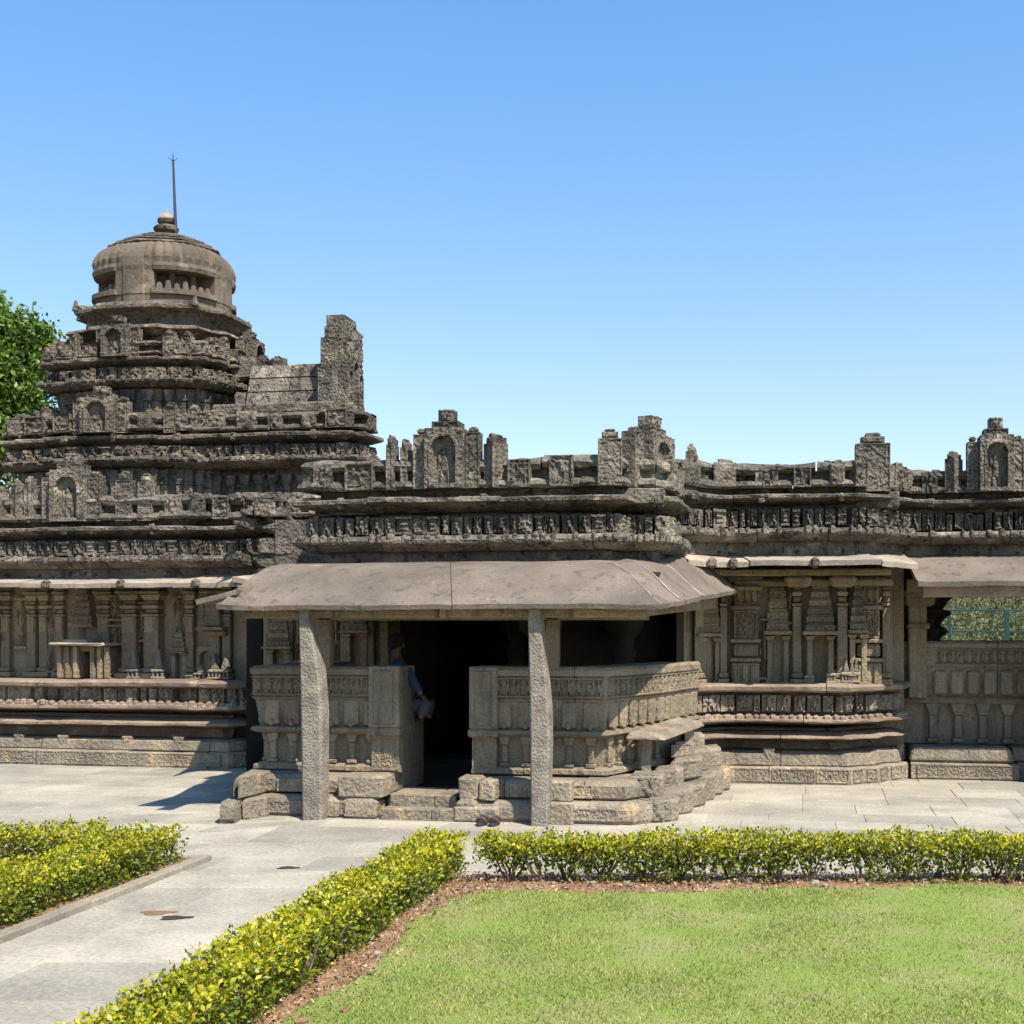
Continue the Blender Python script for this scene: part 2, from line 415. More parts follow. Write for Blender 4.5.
# ================================================================== TEMPLE
T = empty('stone_temple', (-3.5, 15.5, 0), 'old carved grey stone temple with a domed tower and a pillared front porch', 'temple')
PATH_A = [(-14.2, 17.05), (-12.9, 17.05), (-12.7, 16.9), (-12.1, 16.9), (-11.9, 16.72), (-8.5, 16.72), (-8.35, 16.9), (-7.45, 16.9), (-7.4, 16.0), (-5.6, 16.0), (-5.4, 15.4), (-5.36, 13.0), (-1.95, 13.0), (-1.9, 13.3), (-1.45, 13.3), (-1.42, 14.32)]
PATH_B = [(-1.5, 14.3), (.62, 14.3), (.80, 14.42), (1.0, 14.5), (1.12, 14.75), (1.3, 14.9), (1.38, 15.2), (9, 15.2)]
def bands(path, zc, zf, zb, mat, lip=1.0, zp=None, closed=False, inner=.30, res=.011, blk=.13, parent=T, names=('cornice', 'frieze', 'moulding'), seed=1, o=0, ztop=None):
    rr = random.Random(seed)
    c1, c0 = zc; f1, f0 = zf; b1, b0 = zb
    # recess wall behind
    mb = MB()
    h = c1-c0
    sweep(mb, path, [(-.6+o, c1+.03), (-.22+o, c1+.03), (-.05+o, c1), (.08*lip+o, c1-.005), (.12*lip+o, c1-.022), (.118*lip+o, c1-h*.40), (.05*lip+o, c1-h*.50), (-.10+o, c0+h*.25), (-.20+o, c0), (-.6+o, c0-.005)], closed=closed, block=1.15, jit=.010, dj=.016)
    # small pendants on cornice
    for a, d, L in segs(path, closed, o+.075):
        t = rr.uniform(.2, .5)
        while t < L-.1:
            q = a+d*t; s_ = rr.uniform(.025, .05)
            if rr.random() < .55: mb.box(q[0]-s_, q[0]+s_, q[1]-s_*.6, q[1]+s_*.6, c0+h*.25, c0+h*rr.uniform(.9, 1.15), ch=.02, jit=.01)
            t += rr.uniform(.3, .9)
    mb.build(names[0], mat, parent)
    mb = MB()
    sweep(mb, path, [(-.6+o, c0+.02), (-inner+o, c0+.02), (-inner+o, b1-.02), (-.6+o, b1-.02)], closed=closed, jit=.003)
    for a, d, L in segs(path, closed, o-.02):
        if d[0] < -.2 and not closed: continue
        t = .01
        while t < L-.04:
            w = min(rr.uniform(.7, 1.45)*blk, L-t)
            if w < .035: break
            N = np.array([d[1], -d[0]]); dd = rr.uniform(-.012, .012)
            p = a+d*t+N*dd
            mb.slab((p[0], p[1], f0+rr.uniform(-.006, .006)), u3(d), w-rr.choice([.012, .022, .034]), (f1-f0)*rr.uniform(.92, 1.02), .13, rf_tile(rr.uniform(0, 50), rr.choice([0, 0, 0, 1, 1, 3, 4])), amp=.075, res=res)
            t += w
    mb.build(names[1], mat, parent)
    mb = MB(); h = b1-b0
    sweep(mb, path, [(-.6+o, b1), (-.02+o, b1), (.07*lip+o, b1-h*.08), (.11*lip+o, b1-h*.35), (.10*lip+o, b1-h*.55), (.05*lip+o, b1-h*.75), (-.03+o, b0), (-.12+o, b0-.01), (-.6+o, b0-.01)], closed=closed, block=.95, jit=.008, dj=.014)
    for a, d, L in segs(path, closed, o+.085):
        t = .04
        while t < L-.04:
            w = rr.uniform(.04, .085); q = a+d*(t+w/2)
            if rr.random() < .8:
                mb.box(q[0]-w/2, q[0]+w/2, q[1]-.035, q[1]+.03, b1-h*.55, b1+rr.uniform(.0, .022), ch=.02, rot=math.atan2(d[1], d[0]), jit=.004)
            t += w+rr.uniform(.01, .09)
    mb.build(names[2], mat, parent)
def parapet(path, z0, z1, mat, closed=False, parent=T, o=0, sp=.42, seed=3, res=.012, skip=(), name='parapet', back=.35):
    rr = random.Random(seed); mb = MB(); h = z1-z0
    sweep(mb, path, [(-back+o, z0+.0), (-.10+o, z0), (-.18+o, z0-.10), (-back-.1+o, z0-.10)], closed=closed, jit=.004)
    sweep(mb, path, [(-back+o, z0+h*.34), (-.04+o, z0+h*.34), (.03+o, z0+h*.24), (.05+o, z0+h*.10), (.03+o, z0+.0), (-back+o, z0+.0)], closed=closed, block=.8, jit=.010, dj=.018)
    sweep(mb, path, [(-.26+o, z0+h*.75), (-.09+o, z0+h*.7), (-.09+o, z0+h*.2), (-.26+o, z0+h*.2)], closed=closed, jit=.006)
    sweep(mb, path, [(-.30+o, z1+.01), (-.10+o, z1+.012), (.0+o, z1-h*.08), (.03+o, z1-h*.22), (.0+o, z1-h*.38), (-.06+o, z1-h*.42), (-.30+o, z1-h*.42)], closed=closed, block=.8, jit=.022, dj=.028, gap=.012)
    for a, d, L in segs(path, closed, o+.03):
        n = max(1, round(L/sp)) if L > .3 else (1 if L > .14 else 0)
        for k in range(n):
            w = rr.uniform(.18, .30) if L > .3 else L*.85
            w = min(w, L/n*.85)
            t = L*(k+.5)/n-w/2+rr.uniform(-.05, .05)
            p = a+d*t
            if any(x0 < p[0] < x1 for x0, x1 in skip): continue
            hh = h*rr.uniform(.90, 1.05)
            if rr.random() < .25: hh = h*.8
            mb.slab((p[0], p[1], z0), u3(d), w, hh, .2, rr.choice([rf_foliage(rr.random()*9), rf_foliage(rr.random()*9, 9), rf_tile(rr.random()*9, 2), rf_tile(rr.random()*9, 0), rf_rough(rr.random()*9)]), amp=.05, res=res)
            if rr.random() < .55:
                q = p+d*w/2+np.array([-d[1], d[0]])*.09
                mb.box(q[0]-w*.3, q[0]+w*.3, q[1]-.07, q[1]+.07, z0+hh*.97, z0+hh+rr.uniform(.015, .05), ch=.025, rot=math.atan2(d[1], d[0]), jit=.012)
    return mb.build(name, mat, parent)
def merlon(x, y, z0, w, h, ang=0, mat=None, parent=T, niche=True, wings=((.5, .78), (.42, .6)), res=.011, thick=.22, seed=0, cap=True, label=None):
    """carved finial slab facing ang (0 = towards the garden)"""
    mat = mat or M['dark']; mb = MB(); d = np.array([math.cos(ang), math.sin(ang)]); N = np.array([d[1], -d[0]])
    c = np.array([x, y])
    def sl(t0, ww, hh, o, fn, zz=z0, th=thick, amp=.06):
        p = c+d*t0+N*o; mb.slab((p[0], p[1], zz), u3(d), ww, hh, th+o, fn, amp=amp, res=res)
    hb = h*.80
    sl(-w/2, w, hb, 0, rf_niche(seed) if niche else rf_foliage(seed), amp=.10 if niche else .03)
    r0 = random.Random(seed)
    sl(-w*.36, w*.72, h*.10, -.01, rf_foliage(seed+2), z0+hb, amp=.03)
    if cap: sl(-w*.20, w*.40, h*.20, -.015, rf_tile(seed+4, 2), z0+h*.86, amp=.06, th=thick*.8)
    t = w/2
    for k, (fw, fh) in enumerate(wings):
        ww = w*fw*.8
        for sg in (-1, 1):
            p0 = (t+.008) if sg > 0 else -(t+.008)-ww
            sl(p0, ww, h*fh*r0.uniform(.96, 1.02), -.05-.06*k, rf_foliage(seed+k+.5, 11), th=thick*.8, amp=.03)
            pc = c+d*(p0+ww/2)+N*(-.09-.06*k)
            mb.box(pc[0]-ww*.3, pc[0]+ww*.3, pc[1]-.05, pc[1]+.05, z0+h*fh*.99, z0+h*fh+.05, ch=.015, rot=ang, jit=.006)
        t += ww+.016+.03*k
    ob = mb.build('merlon', mat, parent)
    if label: ob['label'] = label
    return ob
def fin(x, y, z0, w, h, ang, mat=None, parent=T, thick=.10, seed=0, res=.011):
    """narrow upright carved stone between merlons"""
    mb = MB(); d = np.array([math.cos(ang), math.sin(ang)]); c = np.array([x, y])
    p = c-d*w/2
    mb.slab((p[0], p[1], z0), u3(d), w, h*.82, thick, rf_foliage(seed, 12), amp=.025, res=res)
    p = c-d*w*.34; mb.slab((p[0], p[1], z0+h*.82), u3(d), w*.68, h*.12, thick, rf_rough(seed), amp=.04, res=res)
    q = c-np.array([d[1], -d[0]])*thick*.4
    mb.box(q[0]-w*.22, q[0]+w*.22, q[1]-thick*.4, q[1]+thick*.4, z0+h*.92, z0+h, ch=.02, rot=ang, jit=.008)
    return mb.build('finial_stone', mat or M['dark'], parent)

ZP0, ZP1 = 3.42, 3.74
bands(PATH_A, (3.33, 3.18), (3.13, 2.93), (2.92, 2.75), M['dark'], seed=5)
parapet(PATH_A, ZP0, ZP1, M['dark'], seed=6, skip=((-11.2, -9.1), (-4.85, -3.25), (-2.35, -1.7)))
bands(PATH_B, (3.52, 3.39), (3.35, 3.14), (3.12, 2.96), M['dark'], seed=8)
parapet(PATH_B, 3.60, 3.90, M['dark'], seed=9, skip=((1.75, 3.2), (.7, 1.0)))
# merlons on the roof edge -- left wing (centre x px 80)
MZ = 3.40
merlon(-10.14, 16.66, MZ, .46, .90, 0, seed=1, wings=((.45, .72), (.0001, .5)))
for (dx, hh, w) in ((-.62, .66, .12), (-.80, .60, .12), (-1.02, .52, .12), (.72, .70, .22), (1.02, .66, .20)):
    fin(-10.14+dx, 16.72, MZ, w, hh, 0 if dx > 0 else -.5, seed=dx*3)
# porch roof front
merlon(P(446, 0, 12.95)[0], 12.93, 3.42, .40, .80, 0, seed=3, wings=((.46, .76),))
fin(-4.43, 12.96, 3.42, .07, .60, 0, seed=2, thick=.2); fin(-4.29, 13.0, 3.42, .07, .56, 0, seed=7, thick=.2)
fin(-3.35, 12.96, 3.42, .16, .58, -.7, seed=4, thick=.18)
fin(-3.53, 12.99, 3.42, .10, .42, 0, seed=5, thick=.18)
# porch roof right flank group (faces right)
fin(-2.05, 12.95, 3.42, .26, .60, .15, seed=9, thick=.14)
merlon(-1.62, 13.62, 3.42, .52, .78, 1.2, seed=6, wings=((.5, .78),), thick=.24)
fin(-1.30, 14.32, 3.52, .13, .58, 0, seed=14, thick=.26)
# right section
fin(P(873, 0, 14.35)[0], 14.4, 3.55, .42, .70, .0, seed=15, thick=.2)
fin(P(951, 0, 15.1)[0], 15.15, 3.6, .14, .52, -.6, seed=17, thick=.2)
merlon(P(996, 0, 15.1)[0], 15.08, 3.6, .42, .86, 0, seed=8, wings=((.42, .74),))
# crumbling parapet lumps
for k in range(60):
    mb = MB()
    a = random.choice([(-9.0, 16.75, -7.6, ZP1), (-5.2, 13.05, -2.1, ZP1), (-1.2, 14.4, .9, 3.9), (1.5, 15.3, 4.5, 3.9), (-14, 17.0, -11.2, ZP1)])
    x = random.uniform(a[0], a[2]); s_ = random.uniform(.03, .10)
    mb.box(x-s_, x+s_, a[1]+.08, a[1]+.08+s_*1.3, a[3]-.06, a[3]+random.uniform(-.02, .045), ch=.02, jit=.014, rot=random.uniform(-.3, .3))
    mb.build('coping_stone', M['dark'], T)

# ---- roofs and hidden solid masses
mb = MB()
mb.box(-14.2, -7.5, 17.1, 22.2, 3.24, 3.40, ch=.01)
mb.box(-7.5, -5.25, 16.1, 21, 3.24, 3.405, ch=.01)
mb.box(-5.25, -1.5, 13.15, 21, 3.245, 3.41, ch=.01)
mb.box(-1.49, 9, 15.35, 21, 3.36, 3.55, ch=.01); mb.box(-1.49, 1.2, 14.5, 15.34, 3.36, 3.56, ch=.01)
mb.build('flat_roof', M['dark'], T)
mb = MB()   # stone mass between bands and eaves: shaded recess under the moulding
for pth in (PATH_A, ):
    sweep(mb, pth, [(-.5, 2.80), (-.14, 2.80), (-.16, 2.60), (-.5, 2.60)], jit=.004)
sweep(mb, PATH_B, [(-.5, 3.0), (-.14, 3.0), (-.14, 2.80), (-.5, 2.80)], jit=.004)
mb.build('soffit_band', M['dark'], T)

# ---- thin eaves (chajja) of left wing and right section
def loft_eave(name, inner, outer, zin, zout, th, mat, f=None, slab=.9, parent=T, nt=8, sub=.15, jit=.006, thin=1, djz=.012):
    """inner/outer: matching polylines; slabs between"""
    mb = MB(); f = f or (lambda t: t)
    ts = np.linspace(0, 1, nt+1)
    n = len(inner)
    for i in range(n-1):
        a0, a1 = np.array(inner[i], float), np.array(inner[i+1], float); b0, b1 = np.array(outer[i], float), np.array(outer[i+1], float)
        L = np.linalg.norm(b1-b0); k = max(1, int(round(L/slab)))
        cuts = [0]+[ (q+random.uniform(-.15, .15))/k for q in range(1, k)]+[1]
        for q in range(k):
            s0, s1 = cuts[q], cuts[q+1]; g = .0035/L
            if q: s0 += g
            if q < k-1: s1 -= g
            m = max(2, int((s1-s0)*L/sub)+1); dz = random.uniform(-djz, djz); dd = random.uniform(-.02, .02)
            ss = np.linspace(s0, s1, m); top = []; bot = []
            for s_ in ss:
                pa = a0+(a1-a0)*s_; pb = b0+(b1-b0)*s_; za = zin[i]+(zin[i+1]-zin[i])*s_; zb = zout[i]+(zout[i+1]-zout[i])*s_
                dirn = (pb-pa)/np.linalg.norm(pb-pa)
                for t in ts:
                    p = pa+(pb-pa)*t+dirn*dd*t; z = za+(zb-za)*f(t)+dz*t
                    z += (float(vn(s_*L*3+t*2, i*7.+t*5, 5))-.5)*jit*2
                    if t == 1: z += (float(vn(s_*L*9, 3., 8))-.5)*jit*1.5; p = p+dirn*(float(vn(s_*L*8, 9., 2))-.5)*jit*3
                    top.append((p[0], p[1], z)); bot.append((p[0]-dirn[0]*.01*t, p[1]-dirn[1]*.01*t, z-th*(1+(thin-1)*t)))
            V_ = top+bot; W = nt+1; o = len(top); fs = []
            for x in range(m-1):
                for y in range(nt):
                    A = x*W+y; fs.append((A, A+1, A+W+1, A+W)); fs.append((o+A, o+A+W, o+A+W+1, o+A+1))
                fs.append((x*W+nt, o+x*W+nt, o+(x+1)*W+nt, (x+1)*W+nt)); fs.append((x*W, (x+1)*W, o+(x+1)*W, o+x*W))
            for y in range(nt):
                fs.append((y, o+y, o+y+1, y+1)); B = (m-1)*W+y; fs.append((B, B+1, o+B+1, o+B))
            mb.add(V_, fs)
    ob = mb.build(name, mat, parent); return ob
og = lambda t: float(np.interp(t, [0, .25, .5, .75, .9, 1], [0, .12, .36, .72, .92, 1]))
soft = lambda t: float(np.interp(t, [0, .5, 1], [0, .55, 1]))
e = loft_eave('eave', [(-14.2, 17.4), (-7.3, 17.4)], [(-14.2, 16.4), (-7.25, 16.4)], [2.745]*2, [2.53]*2, .06, M['eavelite'], soft, slab=.7)
e['label'] = 'thin pale weathered eave over the wall left of the porch'
e = loft_eave('eave', [(-1.6, 15.0), (.65, 15.0), (1.2, 15.4)], [(-1.3, 14.02), (.97, 14.02), (1.45, 14.6)], [2.95]*3, [2.70]*3, .06, M['eavelite'], soft, slab=.8)
e['label'] = 'thin pale eave over the carved wall right of the porch'
e = loft_eave('eave', [(-6.8, 15.7), (-5.6, 15.7)], [(-6.8, 14.35), (-5.6, 14.35)], [2.74]*2, [2.52]*2, .06, M['eavelite'], soft, slab=.8)  # mostly hidden eave, added to keep the sun off the wall below
mb = MB(); mb.box(-6.7, -5.6, 15.95, 16.3, 2.72, 3.2, ch=.02); mb.build('wall', M['dark'], T)
# boss knobs on the thin eaves
mb = MB()
for px, D in ((45, 16.38), (120, 16.38), (195, 16.38)): 
    x = P(px, 0, D)[0]; mb = MB(); mb.box(x-.05, x+.05, D-.03, D+.08, 2.45, 2.58, ch=.03); mb.build('eave_boss', M['dark'], T)
for px in (712, 733, 815):
    x = P(px, 0, 13.99)[0]; mb = MB(); mb.box(x-.05, x+.05, 13.97, 14.09, 2.62, 2.75, ch=.03); mb.build('eave_boss', M['dark'], T)
e = loft_eave('hall_eave', [(1.3, 15.5), (9, 15.5)], [(1.42, 14.47), (9, 14.47)], [2.86]*2, [2.48]*2, .06, M['eave'], og, slab=2.6)
e['label'] = 'sloping brown eave over the open hall at the right edge'
mb = MB(); mb.box(1.5, 9, 14.60, 14.85, 2.29, 2.43, ch=.015); mb.build('hall_beam', M['band'], T)
# porch eave
e = loft_eave('porch_eave', [(-5.6, 12.95), (-2.15, 12.95), (-1.42, 14.5)], [(-5.69, 11.68), (-1.33, 11.68), (-.715, 14.3)], [2.63, 2.63, 2.80], [2.145, 2.145, 2.385], .085, M['eave'], og, slab=1.9, nt=12, jit=.007, thin=.55, djz=.004)
e['label'] = 'wide curved pinkish brown stone eave over the porch'
for s_, seg in ((0., 1), (.22, 1), (.5, 1)):
    A0, A1, B0, B1 = np.array([-2.15, 12.95]), np.array([-1.42, 14.5]), np.array([-1.33, 11.68]), np.array([-.715, 14.3])
    pa_ = A0+(A1-A0)*s_; pb_ = B0+(B1-B0)*s_; za, zb = 2.63+.17*s_, 2.145+.24*s_
    mb = MB(); mb.tube([(*(pa_+(pb_-pa_)*t), za+(zb-za)*og(t)+.002) for t in np.linspace(.03, .99, 14)], [.0065*(1+.5*math.sin(t*9+s_*5)) for t in range(14)], 6, .3)
    mb.build('mortar_seam', M['seam'], e)
loft_eave('porch_eave', [(-5.59, 14.3), (-5.59, 11.9)], [(-5.98, 14.3), (-5.98, 11.9)], [2.30, 2.30], [2.20, 2.20], .05, M['eave'], soft, slab=3, nt=4, jit=.004, djz=.002)
# beams
mb = MB()
mb.box(-5.52, -3.6, 11.93, 12.15, 2.02, 2.135, ch=.012, jit=.004); mb.box(-3.59, -1.55, 11.935, 12.15, 2.022, 2.137, ch=.012, jit=.004)
mb.box(-5.45, -1.6, 12.4, 12.75, 2.0, 2.3, ch=.02)
mb.add([(-1.55, 11.9, 2.03), (-1.0, 14.3, 2.16), (-1.2, 14.35, 2.16), (-1.78, 11.95, 2.03), (-1.55, 11.9, 2.15), (-1.0, 14.3, 2.30), (-1.2, 14.35, 2.30), (-1.78, 11.95, 2.15)],
       [(0, 3, 2, 1), (4, 5, 6, 7), (0, 1, 5, 4), (1, 2, 6, 5), (2, 3, 7, 6), (3, 0, 4, 7)])
mb.build('porch_beam', M['ochre'], T)
mb = MB(); mb.box(-5.55, -1.5, 12.76, 13.3, 2.25, 2.5, ch=.01); mb.box(-5.55, -1.5, 13.31, 15.3, 2.3, 2.5, ch=.01); mb.box(-7.0, -5.2, 15.5, 20.6, 2.52, 2.7, ch=.01); mb.box(-5.19, -1.5, 15.35, 20.6, 2.52, 2.7, ch=.01); mb.box(-1.49, 1.3, 15.7, 20.6, 2.6, 2.75, ch=.01); mb.box(1.31, 5, 15.7, 20.6, 2.52, 2.7, ch=.01); mb.box(5.01, 9, 15.8, 20.6, 2.52, 2.7, ch=.01)
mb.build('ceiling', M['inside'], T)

# ---- lower wall: mouldings
def low_wall(path, z, matP, matB, seed, frieze=True):
    """z: dict of heights"""
    rr = random.Random(seed); mb = MB()
    p1, p2, p3 = z['p']
    sweep(mb, path, [(-.6, p1), (.0, p1), (.03, p1-.02), (.035, .0+.03), (.03, -.02), (-.6, -.02)], block=1.1, jit=.006, dj=.010, gap=.006)
    for a, d, L in segs(path, False, .035):
        if d[0] < .3: continue
        t = .05
        while t < L-.15:
            w = min(rr.uniform(.5, .95), L-t-.03)
            if w < .1: break
            q = a+d*t; mb.slab((q[0], q[1], .03), u3(d), w, p1-.055, .05, rf_scroll(.10, rr.random()*9), amp=.016, res=.012); t += w+.03
    sweep(mb, path, [(-.6, p2), (-.14, p2), (-.06, p2-.03), (-.04, p1+.02), (-.05, p1+.003), (-.6, p1+.003)], block=1.3, jit=.008, dj=.012)
    for a, d, L in segs(path, False, -.06):
        if d[0] < .3: continue
        t = .25
        while t < L-.1:
            q = a+d*t; w = .07; mb.slab((q[0]-d[0]*w, q[1]-d[1]*w, p1+.02), u3(d), 2*w, p2-p1+.02, .05, rf_tile(rr.random()*9, 2), amp=.03, res=.012); t += rr.uniform(.7, 1.1)
    mb.build('plinth', matP, T)
    mb = MB()
    sweep(mb, path, [(-.7, p2+.01), (-.40, p2+.01), (-.48, (p2+z['m1'][0])/2), (-.40, z['m1'][1]-.02), (-.7, z['m1'][1]-.02)][::-1], jit=.004)
    a1, a0 = z['m1']
    sweep(mb, path, [(-.6, a1+.02), (-.22, a1+.03), (-.08, a1), (.02, a1-.025), (.02, a0+.035), (-.10, a0+.02), (-.38, a0-.03), (-.6, a0-.04)], block=1.2, jit=.007, dj=.01)
    b1, b0 = z['m2']
    sweep(mb, path, [(-.7, a1+.022), (-.42, a1+.022), (-.46, (a1+b0)/2), (-.40, b0-.06), (-.7, b0-.06)][::-1], jit=.004)
    sweep(mb, path, [(-.6, b1), (-.16, b1), (-.06, b1-.02), (.02, b1-.05), (.02, b0+.04), (-.08, b0+.015), (-.36, b0-.02), (-.6, b0-.03)], block=1.2, jit=.007, dj=.01)
    for a, d, L in segs(path, False, -.03):
        t = .03
        while t < L-.03:
            w = rr.uniform(.05, .1); q = a+d*(t+w/2)
            mb.box(q[0]-w/2, q[0]+w/2, q[1]-.03, q[1]+.04, b1-.06, b1+rr.uniform(.01, .03), ch=.02, rot=math.atan2(d[1], d[0])); t += w+rr.uniform(.01, .06)
    f1, f0 = z['f']
    sweep(mb, path, [(-.7, f1+.03), (-.30, f1+.03), (-.30, b1-.01), (-.7, b1-.01)], jit=.003)
    g1, g0 = z['l']
    sweep(mb, path, [(-.6, g1), (-.12, g1+.005), (.0, g1-.01), (.03, g1-.035), (.02, g0+.02), (-.05, g0), (-.2, g0-.02), (-.6, g0-.02)], block=1.3, jit=.006, dj=.01)
    mb.build('wall_moulding', matB, T)
    mb = MB()
    for a, d, L in segs(path, False, -.13):
        t = .01
        while t < L-.04:
            w = min(rr.uniform(.10, .22), L-t)
            if w < .04: break
            q = a+d*t+np.array([d[1], -d[0]])*rr.uniform(-.01, .02)
            if rr.random() < .93: mb.slab((q[0], q[1], f0), u3(d), w-rr.choice([.012, .03, .05]), f1-f0, .12, rf_tile(rr.uniform(0, 50), rr.choice([0, 0, 1, 1, 2, 4])), amp=.07, res=.011)
            t += w
    mb.build('carved_blocks', matP, T)
zL = dict(p=(.215, .375, 0), m1=(.63, .54), m2=(.89, .76), f=(1.08, .90), l=(1.19, 1.09))
LP = [(-14.2, 16.75), (-12.4, 16.75), (-12.2, 16.62), (-10.55, 16.62), (-10.5, 16.58), (-7.9, 16.58), (-7.75, 16.75), (-7.6, 17.2), (-7.5, 17.4)]
low_wall(LP, zL, M['plinth'], M['band'], 21)
zR = dict(p=(.205, .385, 0), m1=(.60, .53), m2=(.83, .72), f=(1.08, .88), l=(1.23, 1.13))
RP = [(-1.35, 14.62), (.60, 14.62), (.76, 14.78), (.95, 14.86), (1.08, 15.12), (1.28, 15.22), (1.42, 15.6)]
low_wall(RP, zR, M['plinth'], M['band'], 22)

# ---- walls proper
mb = MB()
mb.box(-14.2, -7.45, 17.32, 17.7, -.02, 2.72, ch=.01); mb.box(-7.8, -7.45, 17.32, 17.34, 0, .02, ch=.001)
mb.build('wall', M['ochre'], T)
mb = MB()
mb.box(-6.85, -5.2, 15.32, 15.6, -.02, 2.5, ch=.01); mb.build('wall', M['ochre'], T)
mb = MB()
sweep(mb, [(-1.45, 15.0), (.52, 15.0), (.66, 15.12), (.86, 15.18), (1.0, 15.4), (1.2, 15.5), (1.3, 15.95)], [(-.1, 2.85), (0, 2.85), (0, 1.1), (-.1, 1.1)], jit=.004)
mb.box(-1.5, 1.35, 15.6, 16.0, 0, 2.84, ch=.01)
mb.build('wall', M['ochre'], T)
def pilaster(x, y, z0, z1, w=.16, dp=.12, mat=None, seed=0, ang=0):
    mb = MB(); h = z1-z0; y1 = y+.05
    def bx(a, b, ww, dd, **k): mb.box(x-ww/2, x+ww/2, y-dd, y1, z0+h*a, z0+h*b, **k)
    bx(0, .05, w*1.35, dp*1.25, ch=.008); bx(.055, .10, w*1.15, dp*1.1, ch=.015)
    bx(.10, .62, w*.86, dp*.9, ch=.010); bx(.625, .65, w*1.0, dp, ch=.01); bx(.655, .70, w*.7, dp*.8)
    bx(.705, .745, w*.98, dp*1.05, ch=.018); bx(.75, .785, w*.72, dp*.8, ch=.01)
    bx(.79, .85, w*.85, dp*.9, tx=1.45, ty=1.2, ch=.01); bx(.855, .885, w*1.3, dp*1.3, ch=.008)
    bx(.89, 1.0, w*1.0, dp, tx=1.7, ty=1.3, ch=.012)
    if w > .12: mb.slab((x-w*.34, y-dp*.9-.002, z0+h*.46), (1, 0, 0), w*.68, h*.16, .02, rf_scroll(.05, seed), amp=.015, res=.012)
    return mb.build('pilaster', mat or M['ochre'], T)
def mini_tower(x, y, z0, z1, w, mat=None, dp=.12, n=6, cols=True, colh=.45):
    mb = MB(); h = z1-z0
    if cols:
        for sg in (-1, 1):
            cx = x+sg*w*.36
            mb.box(cx-.035, cx+.035, y-dp*.8, y+.03, z0+h*.03, z0+h*(colh-.05), ch=.01); mb.box(cx-.055, cx+.055, y-dp, y+.03, z0, z0+h*.04)
            mb.box(cx-.035, cx+.035, y-dp, y+.03, z0+h*(colh-.05), z0+h*(colh-.01), tx=1.9, ty=1.2, ch=.006)
        mb.box(x-w*.62, x+w*.62, y-dp*1.5, y+.03, z0+h*colh, z0+h*(colh+.035), ch=.01)
        b = colh+.04
    else: b = 0
    for k in range(n):
        t = k/n; ww = w*(1-t**1.3*.75); hh = (1-b)/n
        mb.slab((x-ww/2, y-dp*(1-.4*t), z0+h*(b+hh*k)), (1, 0, 0), ww, h*hh*.62, dp*.8, rf_scroll(.05, k+x), amp=.02, res=.012)
        mb.box(x-ww*.46, x+ww*.46, y-dp*(.9-.4*t), y+.03, z0+h*(b+hh*k+hh*.6), z0+h*(b+hh*k+hh*.98), ch=.008)
    mb.box(x-w*.09, x+w*.09, y-dp*.5, y+.03, z0+h*.985, z0+h*1.06, ch=.02)
    return mb.build('miniature_tower', mat or M['ochre'], T)
def wx(px, D): return (px-VX)*D/F
# left wing wall details (wall face 17.32)
for px in (6, 32, 44, 60, 104, 133, 155, 190, 216, 227):
    w_ = {133: .24, 155: .24, 104: .2}.get(px, .14)
    pilaster(wx(px, 17.25), 17.33, 1.2, 2.60, w_, .22 if px in (133, 155) else .12, seed=px)
mb = MB()
mb.slab((wx(17, 17.3), 17.30, 1.6), (1, 0, 0), .17, .75, .05, rf_figs(.17, 5), amp=.09)
mb.build('wall_relief', M['ochre'], T); mb = MB()
mb.slab((wx(172, 17.3), 17.30, 1.75), (1, 0, 0), .22, .62, .05, rf_figs(.2, 9), amp=.09)
mb.build('wall_relief', M['ochre'], T); mb = MB()
mb.slab((wx(199, 17.3), 17.30, 1.2), (1, 0, 0), .30, .45, .05, rf_niche(4), amp=.10)
mb.build('wall_relief', M['ochre'], T)
mini_tower(wx(82, 17.2), 17.3, 1.92, 2.5, .34, cols=False, dp=.14)
mini_tower(wx(178, 17.2), 17.3, 1.2, 1.85, .22, colh=.55, n=4)
mini_tower(wx(-12, 17.2), 17.3, 1.2, 2.4, .34)
mb = MB(); mb.box(wx(195, 17), wx(222, 17), 17.0, 17.3, 1.885, 1.925, ch=.012, jit=.006)
mb.box(wx(196, 17), wx(221, 17), 17.12, 17.3, 1.80, 1.88, ch=.02); mb.box(wx(198, 17), wx(216, 17), 17.14, 17.3, 1.93, 2.35, ch=.02, tx=.6)
mb.build('wall_canopy', M['ochre'], T)
